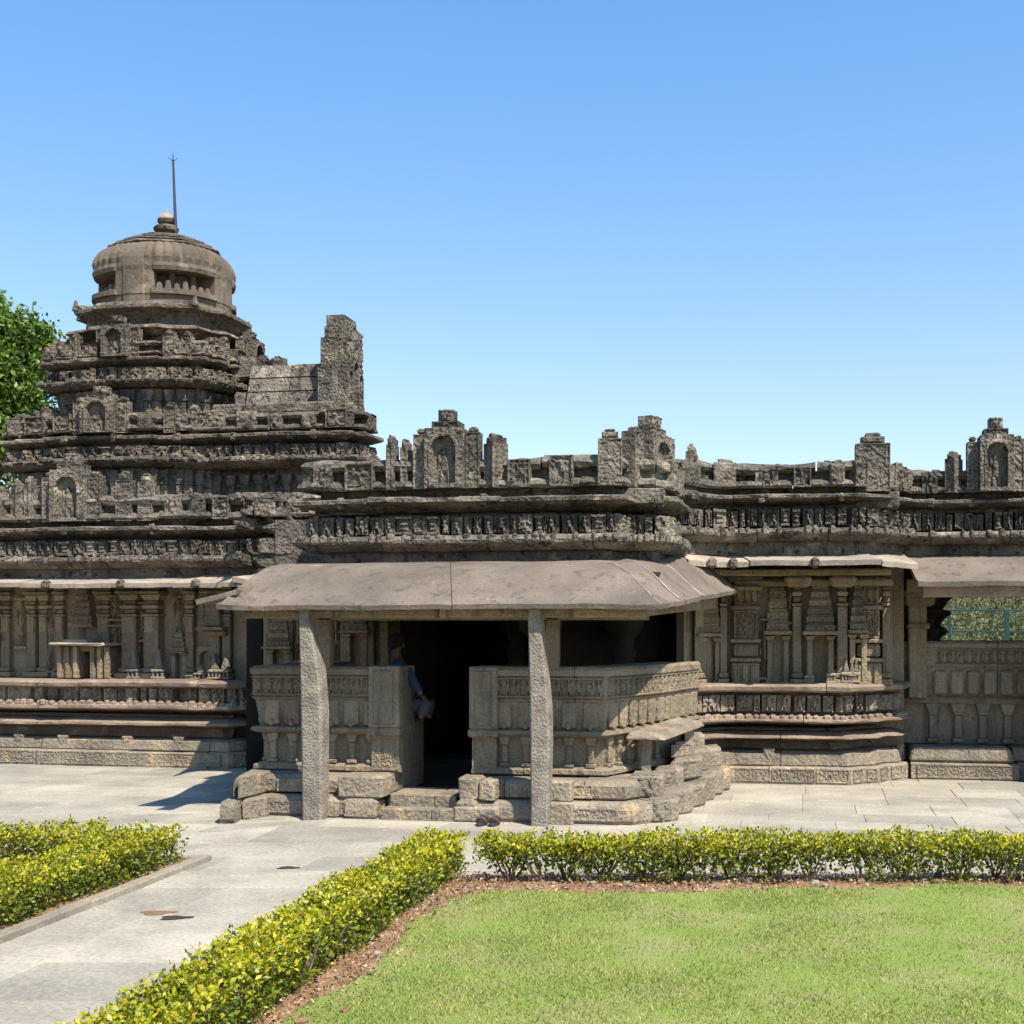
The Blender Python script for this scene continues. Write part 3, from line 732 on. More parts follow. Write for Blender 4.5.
for px, D, z, w_, h_, k_ in ((118, 17.3, 1.3, .2, .62, 1), (118, 17.3, 2.05, .2, .3, 2), (144, 17.3, 1.75, .14, .5, 3), (52, 17.3, 1.3, .14, .9, 4), (208, 17.3, 2.0, .16, .4, 5), (-4, 17.3, 1.9, .2, .5, 6),
                             (737, 15.0, 2.2, .16, .4, 7), (765, 15.0, 1.3, .13, .7, 8), (790, 15.0, 2.0, .13, .5, 9), (833, 15.0, 1.4, .12, .5, 10), (854, 15.0, 2.0, .12, .5, 11), (709, 15.0, 2.1, .15, .5, 12), (884, 15.2, 1.4, .15, .8, 13),
                             (338, 15.3, 1.5, .15, .7, 14), (300, 15.3, 1.5, .18, .7, 15)):
    mb = MB(); mb.slab((wx(px, D)-w_/2, D+.0, z), (1, 0, 0), w_, h_, .05, rf_tile(k_*3.7, 1), amp=.10, res=.011)
    mb.box(wx(px, D)-w_*.6, wx(px, D)+w_*.6, D-.09, D+.02, z-.04, z-.003, ch=.01); mb.box(wx(px, D)-w_*.55, wx(px, D)+w_*.55, D-.10, D+.02, z+h_+.003, z+h_+.04, ch=.01)
    mb.build('wall_relief', M['ochre'], T)
# slab roofed niche shrine at left
sh = MB(); X0 = wx(50, 16.8)
sh.box(wx(58, 16.9), wx(79, 16.9), 16.88, 17.33, 1.2, 1.655, ch=.015); sh.box(wx(90, 16.9), wx(105, 16.9), 16.88, 17.33, 1.2, 1.655, ch=.015)
sh.box(wx(79, 16.9)-.01, wx(90, 16.9)+.01, 16.9, 17.33, 1.58, 1.655, ch=.01);
for px in (60, 68, 76, 93, 100, 107): sh.box(wx(px, 16.86)-.03, wx(px, 16.86)+.03, 16.83, 16.9, 1.2, 1.65, ch=.01)
ns = sh.build('niche_shrine', M['ochre'], T); ns['label'] = 'small niche shrine with a dark doorway and a flat slab roof'
sh = MB(); sh.box(wx(78, 17.3)-.1, wx(90, 17.3)+.1, 17.29, 17.335, 1.19, 1.6, ch=.005); sh.build('doorway', M['inside'], ns)  # dark sheet standing in for the shade of a deep doorway
sh = MB(); sh.box(wx(48, 16.7), wx(115, 17.0), 16.7, 17.33, 1.66, 1.705, ch=.02, jit=.010); sh.box(wx(60, 16.8), wx(92, 17), 16.85, 17.3, 1.705, 1.745, ch=.02, jit=.008)
sh.build('slab_roof', M['eavelite'], ns)
# pilaster pedestals on the ledge; pale spikes shaped as patches of sunlight
def pedestal_sunpatch(x, y, z, w, h, sun_spike=True, name='sunpatch_pedestal'):
    mb = MB(); b = min(.14, h*.45)
    mb.box(x-w/2, x+w/2, y-.06, y+.06, z, z+b*.22, ch=.01)
    for sg in (-1, 0, 1): mb.box(x+sg*w*.34-.014, x+sg*w*.34+.014, y-.045, y+.05, z+b*.2, z+b*.72, ch=.006)
    mb.box(x-w*.3, x+w*.3, y+.0, y+.05, z+b*.2, z+b*.72, ch=.006)
    mb.box(x-w/2, x+w/2, y-.06, y+.06, z+b*.7, z+b, ch=.012)
    if sun_spike: mb.box(x-w*.32, x+w*.32, y-.015, y+.08, z+b, z+h, tx=.12, ty=.9, ch=.008)
    return mb.build(name, M['plinth'], T)
for px, w_, h_ in ((102, .26, .16), (133, .17, .42), (158, .18, .42), (190, .1, .12), (200, .17, .2), (213, .15, .36), (224, .17, .30)):
    pedestal_sunpatch(wx(px, 17.0), 17.02, 1.195, w_, h_, sun_spike=px not in (190, 102))
for px, w_, h_ in ((809, .13, .20), (831, .13, .27), (846, .13, .30), (852, .11, .26), (856, .10, .30)):
    pedestal_sunpatch(wx(px, 14.84), 14.86, 1.235, w_, h_)
# wall seen left of / through the porch
for px in (270, 290, 330, 345, 370, 385): pilaster(wx(px, 15.25), 15.33, 1.15, 2.5, .12 if px != 290 else .1, .12, seed=px)
mini_tower(wx(280, 15.25), 15.3, 1.2, 2.3, .30, colh=.4); mini_tower(wx(357, 15.25), 15.3, 1.3, 2.4, .3, colh=.5)
# right section wall details (wall face 15.0)
for px, w_ in ((700, .14), (724, .10), (797, .13), (842, .15), (872, .14), (886, .12)):
    D = 15.0 if px < 850 else 15.2
    pilaster(wx(px, D-.05), D, 1.2, 2.78, w_, .14, seed=px)
def pier(px, D, w, z0, z1):
    x = wx(px, D); mb = MB()
    mb.box(x-w/2, x+w/2, D-.16, D+.3, z0, z0+.28, ch=.012)
    for k in range(3): mb.box(x-w/2+.03+k*w*.3, x-w/2+.09+k*w*.3, D-.185, D-.1, z0+.01, z0+.25, ch=.01)
    mb.box(x-w*.56, x+w*.56, D-.19, D+.3, z0+.29, z0+.34, ch=.012); mb.box(x-w*.45, x+w*.45, D-.14, D+.3, z0+.35, z0+.52, ch=.02)
    mb.box(x-w*.55, x+w*.55, D-.18, D+.3, z0+.53, z0+.58, ch=.012)
    mb.slab((x-w*.42, D-.12, z0+.59), (1, 0, 0), w*.84, .34, .1, rf_scroll(.09, px), amp=.04); mb.box(x-w*.42, x+w*.42, D-.10, D+.3, z0+.59, z0+.93)
    mb.box(x-w*.55, x+w*.55, D-.17, D+.3, z0+.94, z0+1.0, ch=.015); mb.slab((x-w*.4, D-.10, z0+1.01), (1, 0, 0), w*.8, .26, .1, rf_figs(.1, px), amp=.05)
    mb.box(x-w*.6, x+w*.6, D-.2, D+.3, z0+1.28, z0+1.36, tx=1.1, ch=.015)
    mb.build('wall_pier', M['ochre'], T)
pier(746, 15.0, .34, 1.2, 2.7); pier(868, 15.1, .32, 1.2, 2.7)
mini_tower(wx(711, 14.95), 15.0, 1.2, 2.55, .24, colh=.45); mini_tower(wx(778, 14.95), 15.0, 1.2, 2.7, .28, colh=.42)
mini_tower(wx(820, 14.9), 14.98, 1.2, 2.60, .36, colh=.45, dp=.2, n=7); mini_tower(wx(858, 14.95), 15.0, 1.2, 2.5, .2, colh=.5)
mb = MB()
mb.box(wx(700, 14.6), wx(890, 14.8), 14.62, 14.98, 2.56, 2.64, ch=.015, jit=.006); mb.box(wx(735, 14.8), wx(893, 14.8), 14.75, 15.0, 2.44, 2.52, ch=.02, jit=.006)
mb.box(wx(710, 14.8), wx(762, 14.8), 14.7, 15.0, 2.38, 2.44, ch=.02); 
for px, z in ((798, 2.42), (843, 2.42), (714, 2.3)): 
    x = wx(px, 14.7); mb.box(x-.14, x+.14, 14.62, 14.95, z, z+.13, ch=.03, tx=1.3)
mb.build('wall_lintel', M['ochre'], T)

# ---- porch seat walls
def seat_wall(path, base_path1, base_path2, seed, end_l=None, end_r=None, z0=.42):
    rr = random.Random(seed); mb = MB()
    sweep(mb, path, [(-.55, .50), (.04, .50), (.09, .47), (.09, .43), (.05, .415), (-.55, .415)], block=.7, jit=.004, dj=.005)
    sweep(mb, path, [(-.5, .82), (0, .82), (0, .49), (-.5, .49)], jit=.003)
    sweep(mb, path, [(-.5, .885), (.05, .885), (.10, .87), (.11, .84), (.06, .81), (-.5, .81)], block=1.6, jit=.004, dj=.004)
    sweep(mb, path, [(-.4, 1.52), (.085, 1.52), (.115, 1.49), (.11, 1.43), (.085, 1.42), (.085, 1.20), (.10, 1.19), (.07, 1.16), (.03, .88), (-.4, .88)], block=1.7, jit=.004, dj=.003)
    ob = mb.build('seat_wall', M['seat'], T)
    mb = MB()
    for a, d, L in segs(path, False, .085):
        mb.slab((a[0]+d[0]*.02, a[1]+d[1]*.02, 1.215), u3(d), L-.04, .195, .03, rf_figs(.105, seed), amp=.05, res=.009)
        mb.slab((a[0]+d[0]*.02, a[1]+d[1]*.02, 1.43), u3(d), L-.04, .05, .02, rf_scroll(.05, seed), amp=.012, res=.009)
    mb.build('figure_frieze', M['seat'], ob)
    mb = MB()
    for a, d, L in segs(path, False, 0):
        n = int(L/.2)
        N = np.array([d[1], -d[0]])
        for k in range(n):
            q = a+d*(L*(k+.5)/n)+N*.0; r = math.atan2(d[1], d[0])
            mb.box(q[0]-.05, q[0]+.05, q[1]-.07, q[1]+.03, .50, .54, rot=r, ch=.008); mb.box(q[0]-.03, q[0]+.03, q[1]-.055, q[1]+.03, .54, .72, rot=r, ch=.01)
            mb.box(q[0]-.035, q[0]+.035, q[1]-.06, q[1]+.03, .72, .81, rot=r, tx=1.7, ty=1.3, ch=.008)
            # leaf ribs on the leaning back
            p = a+d*(L*(k+.5)/n)+N*.065; 
            mb.box(p[0]-.075, p[0]+.075, p[1]-.02, p[1]+.03, .90, 1.17, rot=r, ch=.02); mb.box(p[0]-.02, p[0]+.02, p[1]-.045, p[1]+.02, .885, .96, rot=r, ch=.012)
    mb.build('seat_wall_panel', M['seat'], ob)
    mb = MB()
    sweep(mb, base_path1, [(-.5, .41), (-.10, .41), (-.02, .395), (.02, .35), (.02, .24), (-.01, .215), (-.5, .215)], block=.62, jit=.004, dj=.012, gap=.006)
    sweep(mb, base_path2, [(-.6, .21), (-.03, .21), (.01, .185), (.03, .14), (.03, .04), (0, -.01), (-.6, -.01)], block=.75, jit=.004, dj=.010, gap=.006)
    for pth, za, zb in ((base_path1, .235, .36), (base_path2, .035, .155)):
        for a, d, L in segs(pth, False, .025):
            if L < .3: continue
            t = .12
            while t < L-.3:
                w = rr.uniform(.25, .5); w = min(w, L-t-.05); q = a+d*t
                if rr.random() < .7: mb.slab((q[0], q[1], za), u3(d), w, zb-za, .04, rf_scroll(.085, rr.random()*9), amp=.014, res=.010)
                t += w+.08
    mb.build('base_course', M['plinth'], T)
    return ob
seat_wall([(-5.60, 14.0), (-5.57, 12.5), (-4.14, 12.5)], [(-5.74, 12.17), (-4.2, 12.17)], [(-5.80, 12.02), (-4.24, 12.02)], 31)
seat_wall([(-3.40, 12.5), (-2.06, 12.5), (-1.29, 14.35)], [(-3.40, 12.17), (-1.78, 12.17), (-1.62, 12.4), (-1.5, 12.75)], [(-3.40, 12.02), (-1.68, 12.02), (-1.42, 12.3), (-1.36, 12.7)], 32)
mb = MB()  # plain jamb piers at the entrance
for x0, x1 in ((-4.45, -4.13), (-3.41, -3.12)):
    mb = MB(); mb.box(x0, x1, 12.36, 12.5, .88, 1.525, ch=.012); mb.box(x0+.06, x1-.06, 12.34, 12.4, .92, 1.48, ch=.008); mb.box(x0-.01, x1+.01, 12.34, 12.5, .80, .885, ch=.015)
    mb.slab((x0+.02, 12.42, .44), (1, 0, 0), x1-x0-.04, .36, .1, rf_scroll(.08, x0), amp=.014)
    mb.build('entrance_pier', M['seat'], T)
for b_ in ((-4.62, -4.17, 11.98, 12.3, .2, .43, .02, .008), (-4.86, -4.60, 11.96, 12.2, -.01, .19, .03, .012), (-4.56, -4.22, 11.95, 12.2, -.01, .195, .03, .012), (-3.42, -3.22, 12.0, 12.3, .21, .43, .02, .008), (-3.21, -3.05, 11.98, 12.3, .2, .41, .02, .008), (-2.52, -2.28, 11.97, 12.2, .215, .42, .02, .006), (-2.54, -2.26, 11.92, 12.2, -.01, .215, .02, .006), (-5.62, -5.4, 12.0, 12.3, .21, .43, .015, .006), (-5.55, -5.3, 11.92, 12.2, -.01, .2, .02, .006)):
    mb = MB(); mb.box(*b_[:6], ch=b_[6], jit=b_[7]); mb.build('plinth_block', M['plinth'], T)
# weathered blocks stepping back along the right flank
def rock(mb, x0, x1, y0, y1, z0, z1, rot=0):
    mb.box(x0, x1, y0, y1, z0, z1-.01, ch=.03, jit=.005, rot=rot*.25); mb.box(x0+.04, x1-.04, y0+.04, y1-.04, z1-.02, z1+.005, ch=.012, rot=rot*.25)
FL = [(-1.42, 12.35, .34, .0, .23), (-1.30, 12.7, .34, .0, .27), (-1.18, 13.05, .32, .0, .25), (-1.12, 13.4, .34, .0, .30), (-1.05, 13.75, .34, .0, .3), (-1.0, 14.1, .36, .0, .28),
      (-1.60, 12.55, .36, .22, .45), (-1.42, 12.95, .32, .25, .46), (-1.26, 13.35, .34, .27, .5), (-1.20, 13.75, .34, .29, .55), (-1.1, 14.1, .34, .28, .52), (-1.32, 13.55, .26, .49, .66), (-1.24, 13.95, .26, .53, .70)]
for i, (x, y, s_, za, zb) in enumerate(FL):
    mb = MB(); rock(mb, x-s_*.5, x+s_*.5, y-s_*.5, y+s_*.5, za-.005, zb, random.uniform(-.12, .12)+.3)
    mb.slab((x-s_*.46, y-s_*.49, za+.02), (math.cos(.07), math.sin(.07), 0), s_*.8, (zb-za)*.78, .06, rf_tile(i*3.1, i % 3+1), amp=.03, res=.014)
    o = mb.build('weathered_block', M['plinth'], T)
mb = MB()   # slab topped niche on the flank
mb.box(-1.70, -1.60, 12.80, 12.92, .38, .78, ch=.012); mb.box(-1.62, -1.28, 13.62, 13.72, .40, .78, ch=.01)
sb = mb.build('flank_niche', M['plinth'], T)
mb = MB(); mb.box(-1.30, -1.20, 13.50, 13.60, .48, .81, ch=.012); mb.build('niche_post', M['plinth'], sb)
mb = MB()
V8 = [(-1.86, 12.62, .775), (-1.42, 12.60, .765), (-1.05, 13.62, .80), (-1.40, 13.82, .82), (-1.80, 12.66, .86), (-1.50, 12.66, .83), (-1.12, 13.58, .87), (-1.42, 13.76, .93)]
mb.add(V8, [(0, 3, 2, 1), (4, 5, 6, 7), (0, 1, 5, 4), (1, 2, 6, 5), (2, 3, 7, 6), (3, 0, 4, 7)])
so = mb.build('slab_roof', M['plinth'], sb); mod = so.modifiers.new('b', 'BEVEL'); mod.width = .03; mod.segments = 2; so['label'] = 'tilted rough stone slab over the flank niche'
# carved curved balustrade stone right of the step
mb = MB(); rock(mb, -3.46, -3.0, 11.93, 12.2, -.01, .17); rock(mb, -3.44, -3.22, 11.95, 12.2, .12, .215)
mb.build('balustrade_stone', M['plinth'], T)
# entrance steps
for (x0, x1, y0, z0, z1) in ((-4.17, -3.42, 11.94, -.01, .115), (-4.15, -3.47, 12.12, .10, .235)):
    mb = MB(); mb.box(x0, x0+(x1-x0)*.66, y0, 12.7, z0, z1, ch=.012, jit=.004); mb.box(x0+(x1-x0)*.665, x1, y0+.006, 12.7, z0, z1-.003, ch=.012, jit=.004)
    mb.build('step', M['plinth'], T)
# pillars (irregular tapering granite shafts)
def rough_pillar(pts, name='porch_pillar', dep=.22, y0=11.79):
    """pts: (z, xleft, xright) -> shaft with split, twisting faces"""
    mb = MB(); L = []; n = 40; zz = np.linspace(0, pts[-1][0], n)
    zs = [p[0] for p in pts]; xl = np.interp(zz, zs, [p[1] for p in pts]); xr = np.interp(zz, zs, [p[2] for p in pts])
    per = 28
    for i, z in enumerate(zz):
        cx = (xl[i]+xr[i])/2; hw = (xr[i]-xl[i])/2; hd = dep/2
        for k in range(per):
            t = 2*math.pi*k/per; c, s_ = math.cos(t), math.sin(t)
            e_ = 1/max(abs(c), abs(s_))**.97
            r = 1+(float(fbm(k*.9, z*9+cx, 3))-.45)*.035
            L.append((cx+c*e_*hw*r, y0+hd+s_*e_*hd*r, z-.01))
    fs = [(i*per+k, i*per+(k+1) % per, (i+1)*per+(k+1) % per, (i+1)*per+k) for i in range(n-1) for k in range(per)]
    fs.append(tuple((n-1)*per+k for k in range(per)))
    mb.add(L, fs)
    return mb.build(name, M['granite'], T)
def pz(py, D=11.9): return H-(py-VY)*D/F
def pp(py, a, b, D=11.83): return (pz(py, D), wx(a, D), wx(b, 11.97))
p = rough_pillar([pp(821.6, 303, 328.5), pp(710, 301.6, 328.5), pp(670, 300.8, 325.5), pp(622, 300, 317), pp(608, 300, 316)]); p['label'] = 'left porch pillar, grey pitted granite with an orange stained top'
p = rough_pillar([pp(821.6, 531, 551), pp(740, 530.5, 553), pp(700, 530, 552), pp(640, 528.8, 546), pp(608, 528, 543)]); p['label'] = 'right porch pillar, grey pitted granite, narrower at the top'
mb = MB()
for x in (-4.93, -2.57):
    mb = MB(); mb.box(x-.055, x+.075, 12.38, 12.5, 1.5, 2.02, ch=.012)
    mb.build('porch_post', M['seat'], T)
mb = MB()
for x, y in ((-3.0, 13.9), (-2.25, 15.4), (-3.9, 16.6)):
    mb = MB(); mb.tube_like(x, y, [(.2, .2), (.2, .9), (.13, 1.0), (.13, 1.3), (.19, 1.42), (.12, 1.5), (.16, 1.62), (.11, 1.7), (.14, 1.8), (.25, 1.92), (.25, 2.4)], 20)
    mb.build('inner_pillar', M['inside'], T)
# interior
mb = MB(); mb.box(-5.6, -1.4, 12.35, 15.3, .0, .2, ch=.01); mb.box(-7.0, -1.5, 15.75, 20.6, .0, .201, ch=.01); mb.box(-1.49, 1.3, 16.1, 20.6, .0, .2, ch=.01); mb.box(1.31, 9, 16.3, 20.6, .0, .2, ch=.01)
mb.build('floor', M['inside'], T)
mb = MB()
mb.box(-7.2, -7.0, 15.6, 20.6, 0, 2.6); mb.box(-7.0, 1.9, 20.3, 20.6, 0, 2.6); mb.box(1.36, 1.56, 16.0, 18.2, 0, 2.6); mb.box(-5.35, -5.15, 15.62, 20.3, .2, 2.55)
mb.box(-1.55, -1.35, 15.0, 18.5, .2, 2.55); mb.box(-3.2, -1.55, 15.8, 16.0, .2, 2.55)
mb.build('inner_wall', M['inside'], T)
mb = MB(); mb.box(-5.2, -4.15, 12.55, 13.25, .19, .92, ch=.02); mb.build('inner_bench', M['seat'], T); mb = MB(); mb.box(-3.4, -2.0, 12.55, 13.25, .19, .92, ch=.02)
mb.build('inner_bench', M['seat'], T)

# ---- open hall at the right: seat wall, columns
mb = MB(); hp = [(1.36, 15.9), (9, 15.9)]
sweep(mb, hp, [(-.4, 1.74), (.06, 1.74), (.09, 1.71), (.09, 1.66), (.06, 1.65), (.06, 1.42), (.08, 1.40), (.05, 1.37), (.0, 1.0), (-.4, 1.0)], block=1.7, jit=.004, dj=.004)
sweep(mb, hp, [(-.4, 1.01), (.06, 1.01), (.09, .98), (.06, .93), (-.4, .93)], block=1.5, jit=.004)
sweep(mb, hp, [(-.4, .94), (-.04, .94), (-.04, .40), (-.4, .40)], jit=.003)
ob = mb.build('seat_wall', M['seat'], T); ob['label'] = 'carved seat wall of the open hall at the right edge'
mb = MB()
mb.slab((1.8, 15.83, 1.45), (1, 0, 0), 6.5, .17, .03, rf_figs(.11, 40), amp=.045, res=.012)
for k in range(30): x = 1.85+k*.22; mb.box(x-.085, x+.085, 15.80, 15.87, 1.05, 1.36, ch=.02)
for k in range(20):
    x = 1.66+k*.33+.1
    mb.box(x-.08, x+.08, 15.82, 15.96, .42, .48, ch=.012); mb.box(x-.05, x+.05, 15.86, 15.96, .48, .78, ch=.012); mb.box(x-.055, x+.055, 15.84, 15.96, .78, .93, tx=1.9, ty=1.1, ch=.01)
mb.build('seat_wall_panel', M['seat'], ob)
mb = MB()
HB = [(1.45, 15.62), (9, 15.62)]
mb.box(1.40, 2.75, 15.35, 15.9, .22, .40, ch=.025, tx=.93, ty=.9, jit=.004); mb.box(1.42, 2.80, 15.34, 15.9, -.01, .21, ch=.02, jit=.004)
mb.slab((1.5, 15.335, .02), (1, 0, 0), 1.22, .17, .03, rf_scroll(.09, 3), amp=.014)
mb.box(2.76, 9, 15.55, 15.9, .22, .395, ch=.02); mb.box(2.82, 9, 15.5, 15.9, -.01, .212, ch=.02)
mb.build('base_course', M['plinth'], T)
mb = MB()
for x, y in ((2.05, 18.9), (1.75, 17.4), (5.2, 16.1), (5.2, 20.2), (7.6, 20.2)):
    mb = MB(); mb.tube_like(x, y, [(.24, .2), (.24, 1.5), (.17, 1.56), (.17, 1.75), (.27, 1.84), (.27, 1.88), (.16, 1.95), (.22, 2.05), (.33, 2.12), (.33, 2.17), (.2, 2.2), (.3, 2.34), (.42, 2.42), (.42, 2.52)], 24)
    mb.build('hall_column', M['inside'], T)
mb = MB(); mb.box(1.9, 9, 20.3, 20.55, 0, 1.70, ch=.02); mb.build('wall', M['seat'], T); mb = MB(); mb.box(1.38, 9, 15.5, 15.8, 2.38, 2.55, ch=.02); mb.box(1.9, 9, 20.3, 20.55, 2.42, 2.6, ch=.02); mb.build('wall', M['seat'], T)
mb = MB(); mb.box(1.42, 1.66, 15.7, 15.95, 1.0, 2.5, ch=.02); mb.box(1.38, 1.75, 15.6, 15.95, 2.2, 2.42, tx=1.2, ch=.03); mb.box(1.40, 1.7, 15.66, 15.95, 1.9, 1.98, ch=.02); mb.build('hall_post', M['ochre'], T)

mb = MB(); mb.box(3.10, 4.6, 14.9, 15.45, -.01, .42, ch=.03); mb.box(3.14, 4.6, 15.0, 15.45, .42, 1.5, ch=.03)  # unseen block off to the right, added to cast shade on the hall base
mb.build('offframe_shade_block', M['seat'], T)
# roof lime patch
mb = MB(); mb.add([(-6.05, 15.1, 3.93), (-5.1, 14.9, 4.0), (-5.1, 15.6, 4.16), (-6.1, 15.8, 3.98), (-6.0, 15.1, 3.40), (-5.1, 14.6, 3.40), (-5.1, 15.5, 3.40), (-6.1, 15.8, 3.40)],
                  [(0, 1, 2, 3), (4, 7, 6, 5), (0, 4, 5, 1), (1, 5, 6, 2), (2, 6, 7, 3), (3, 7, 4, 0)])
lp = mb.build('roof_mound', M['lime'], T); mod = lp.modifiers.new('b', 'BEVEL'); mod.width = .05; mod.segments = 3; lp['label'] = 'white lime plastered mound on the roof behind the parapet'

# ================================================================== TOWER (axis at -10.14, 19.2)
AX, AY = -10.14, 19.2
def plan(R, c=.80):
    """stepped cross, clockwise seen so that the outward normal points out (left->right on the front)"""
    q = [(-.87, -.87), (-.69, -.87), (-.69, -.935), (-.42, -.935), (-.42, -1.0)]
    q = [(a*R, b*R) for a, b in q]
    front = q+[(-a, b) for a, b in q[::-1]]
    front = front[:-1]
    out = []
    for k in range(4):
        ang = k*math.pi/2; cc, ss = math.cos(ang), math.sin(ang)
        out += [(AX+a*cc-b*ss, AY+a*ss+b*cc) for a, b in front]
    return out
def tier(R, zc, zf, zb, zp, zr, Rr, seed):
    t = MB(); sweep(t, plan(Rr), [(-.5, zb[1]+.05), (0, zb[1]+.05), (0, zr), (-.5, zr)], closed=True, jit=.004)
    for a, d, L in segs(plan(Rr), True, 0):
        n = max(1, int(L/.22))
        for k in range(n):
            q = a+d*L*(k+.5)/n; r = math.atan2(d[1], d[0]); hh = zb[1]-zr
            t.box(q[0]-.04, q[0]+.04, q[1]-.06, q[1]+.05, zr, zr+hh*.7, rot=r, ch=.01); t.box(q[0]-.05, q[0]+.05, q[1]-.07, q[1]+.05, zr+hh*.7, zr+hh*.95, rot=r, tx=1.6, ty=1.3, ch=.01)
            t.box(q[0]-.065, q[0]+.065, q[1]-.08, q[1]+.05, zr+hh*.35, zr+hh*.45, rot=r, ch=.012)
    ob = t.build('tower_tier', M['tower'], T)
    bands(plan(R), zc, zf, zb, M['tower'], closed=True, parent=ob, seed=seed, res=.015, blk=.14, lip=.45, inner=.15)
    parapet(plan(R-.03), zp[0], zp[1], M['tower'], closed=True, parent=ob, seed=seed+1, res=.015, sp=.4, skip=((AX-.35, AX+.35),), back=.8)
    m = MB(); m.box(AX-R*.78, AX+R*.78, AY-R*.78, AY+R*.78, zb[0], zc[0]+.05, ch=.01); m.build('tier_core', M['tower'], ob)
    return ob
t1 = tier(1.80, (4.71, 4.57), (4.55, 4.41), (4.40, 4.26), (4.77, 5.03), 3.38, 1.63, 50)
t2 = tier(1.37, (5.93, 5.80), (5.78, 5.64), (5.63, 5.50), (5.96, 6.17), 4.8, 1.21, 60)
def ring_merlons(tierob, R, z, w, h, seed, thick=.2):
    for k in range(4):
        a = k*math.pi/2; n = (math.sin(a), -math.cos(a))
        merlon(AX+n[0]*(R+.02), AY+n[1]*(R+.02), z, w, h, a, mat=M['tower'], parent=tierob, seed=seed+k, wings=((.42, .74),), res=.014, thick=thick)
        d = (math.cos(a), math.sin(a))
        for sg, u, hh, ww in ((1, .52, .66, .16), (1, .68, .62, .13), (-1, .50, .66, .09), (-1, .60, .60, .09), (-1, .70, .54, .09)):
            rr_ = R*(.93 if u < .6 else .87)
            fin(AX+n[0]*rr_+d[0]*R*u*sg, AY+n[1]*rr_+d[1]*R*u*sg, z, ww, h*hh*1.05, a+(-.3 if sg < 0 else 0), mat=M['tower'], parent=tierob, seed=seed+u, res=.014, thick=.12)
ring_merlons(t1, 1.82, 4.74, .46, .64, 70)
ring_merlons(t2, 1.39, 5.93, .36, .58, 80)
# neck and crowning slabs
oct_ = lambda R, c: [(AX+a, AY+b) for a, b in ((-c, -c*.98), (-c*.6, -R*.9), (-R*.42, -R), (R*.42, -R), (c*.6, -R*.9), (c, -c*.98), (R*.9, -c*.6), (R, -R*.42), (R, R*.42), (R*.9, c*.6), (c, c), (c*.6, R*.9), (R*.42, R), (-R*.42, R), (-c*.6, R*.9), (-c, c), (-R*.9, c*.6), (-R, R*.42), (-R, -R*.42), (-R*.9, -c*.6))]
mb = MB()
sweep(mb, oct_(.95, .78), [(-.6, 6.45), (0, 6.45), (0, 5.9), (-.6, 5.9)], closed=True, jit=.004)
sweep(mb, oct_(1.22, 1.0), [(-.6, 6.53), (-.12, 6.48), (0, 6.44), (.02, 6.40), (-.10, 6.385), (-.25, 6.32), (-.6, 6.28)], closed=True, jit=.006)
sweep(mb, oct_(.92, .80), [(-.6, 6.67), (0, 6.64), (.02, 6.43), (-.6, 6.43)], closed=True, jit=.004)
sweep(mb, oct_(1.12, .90), [(-.7, 6.90), (-.12, 6.86), (-.02, 6.82), (.03, 6.775), (.03, 6.73), (-.10, 6.69), (-.2, 6.59), (-.32, 6.55), (-.7, 6.55)], closed=True, jit=.006)
for sx in (-1, 1):
    for sy in (-1, 1):
        x = AX+sx*.91; y = AY+sy*.89
        mb.box(x-.045, x+.045, y-.045, y+.045, 6.77, 6.94, tx=.35, ty=.35, ch=.01); mb.box(x-sx*.10-.06, x-sx*.10+.06, y-.05, y+.05, 6.78, 6.85, ch=.01)
nk = mb.build('tower_neck', M['tower'], T)
# dome
mb = MB(); NT = 288; zs = []; 
prof = [(6.80, .97), (6.9, .975), (6.98, .98), (6.985, .99), (7.0, .99), (7.06, .99), (7.075, .99), (7.34, .985), (7.35, .985), (7.41, .995), (7.47, .995), (7.55, .99), (7.63, .97), (7.70, .93), (7.76, .875), (7.81, .81), (7.85, .73), (7.865, .62), (7.88, .45)]
L = []
for zi, r0 in prof:
    for k in range(NT):
        th = 2*math.pi*k/NT
        dd = ((th-math.pi/4) % (math.pi/2)); dd = min(dd, math.pi/2-dd)   # angle from nearest diagonal
        r = r0*(.965+.05*((abs(math.cos(th))**8+abs(math.sin(th))**8)**(-1/8)-1)/.3)
        if zi > 7.40: r *= 1+(.012 if zi < 7.5 else .04)*abs(math.sin(th*22))*(1 if dd < .62 else .15)
        if 7.075 <= zi <= 7.345 and dd < .46: r -= .30
        elif 6.98 < zi < 7.075 and dd < .52: r += .04
        elif 7.345 <= zi <= 7.42 and dd < .48: r += .02
        if dd > .62: r += .025
        L.append((AX+r*math.cos(th), AY+r*math.sin(th), zi))
fs = [(i*NT+k, i*NT+(k+1) % NT, (i+1)*NT+(k+1) % NT, (i+1)*NT+k) for i in range(len(prof)-1) for k in range(NT)]
fs.append(tuple((len(prof)-1)*NT+k for k in range(NT)))
mb.add(L, fs)
dm = mb.build('dome', M['dome'], T); dm['label'] = 'ribbed stone dome with deep niches at its corners'
mb = MB()
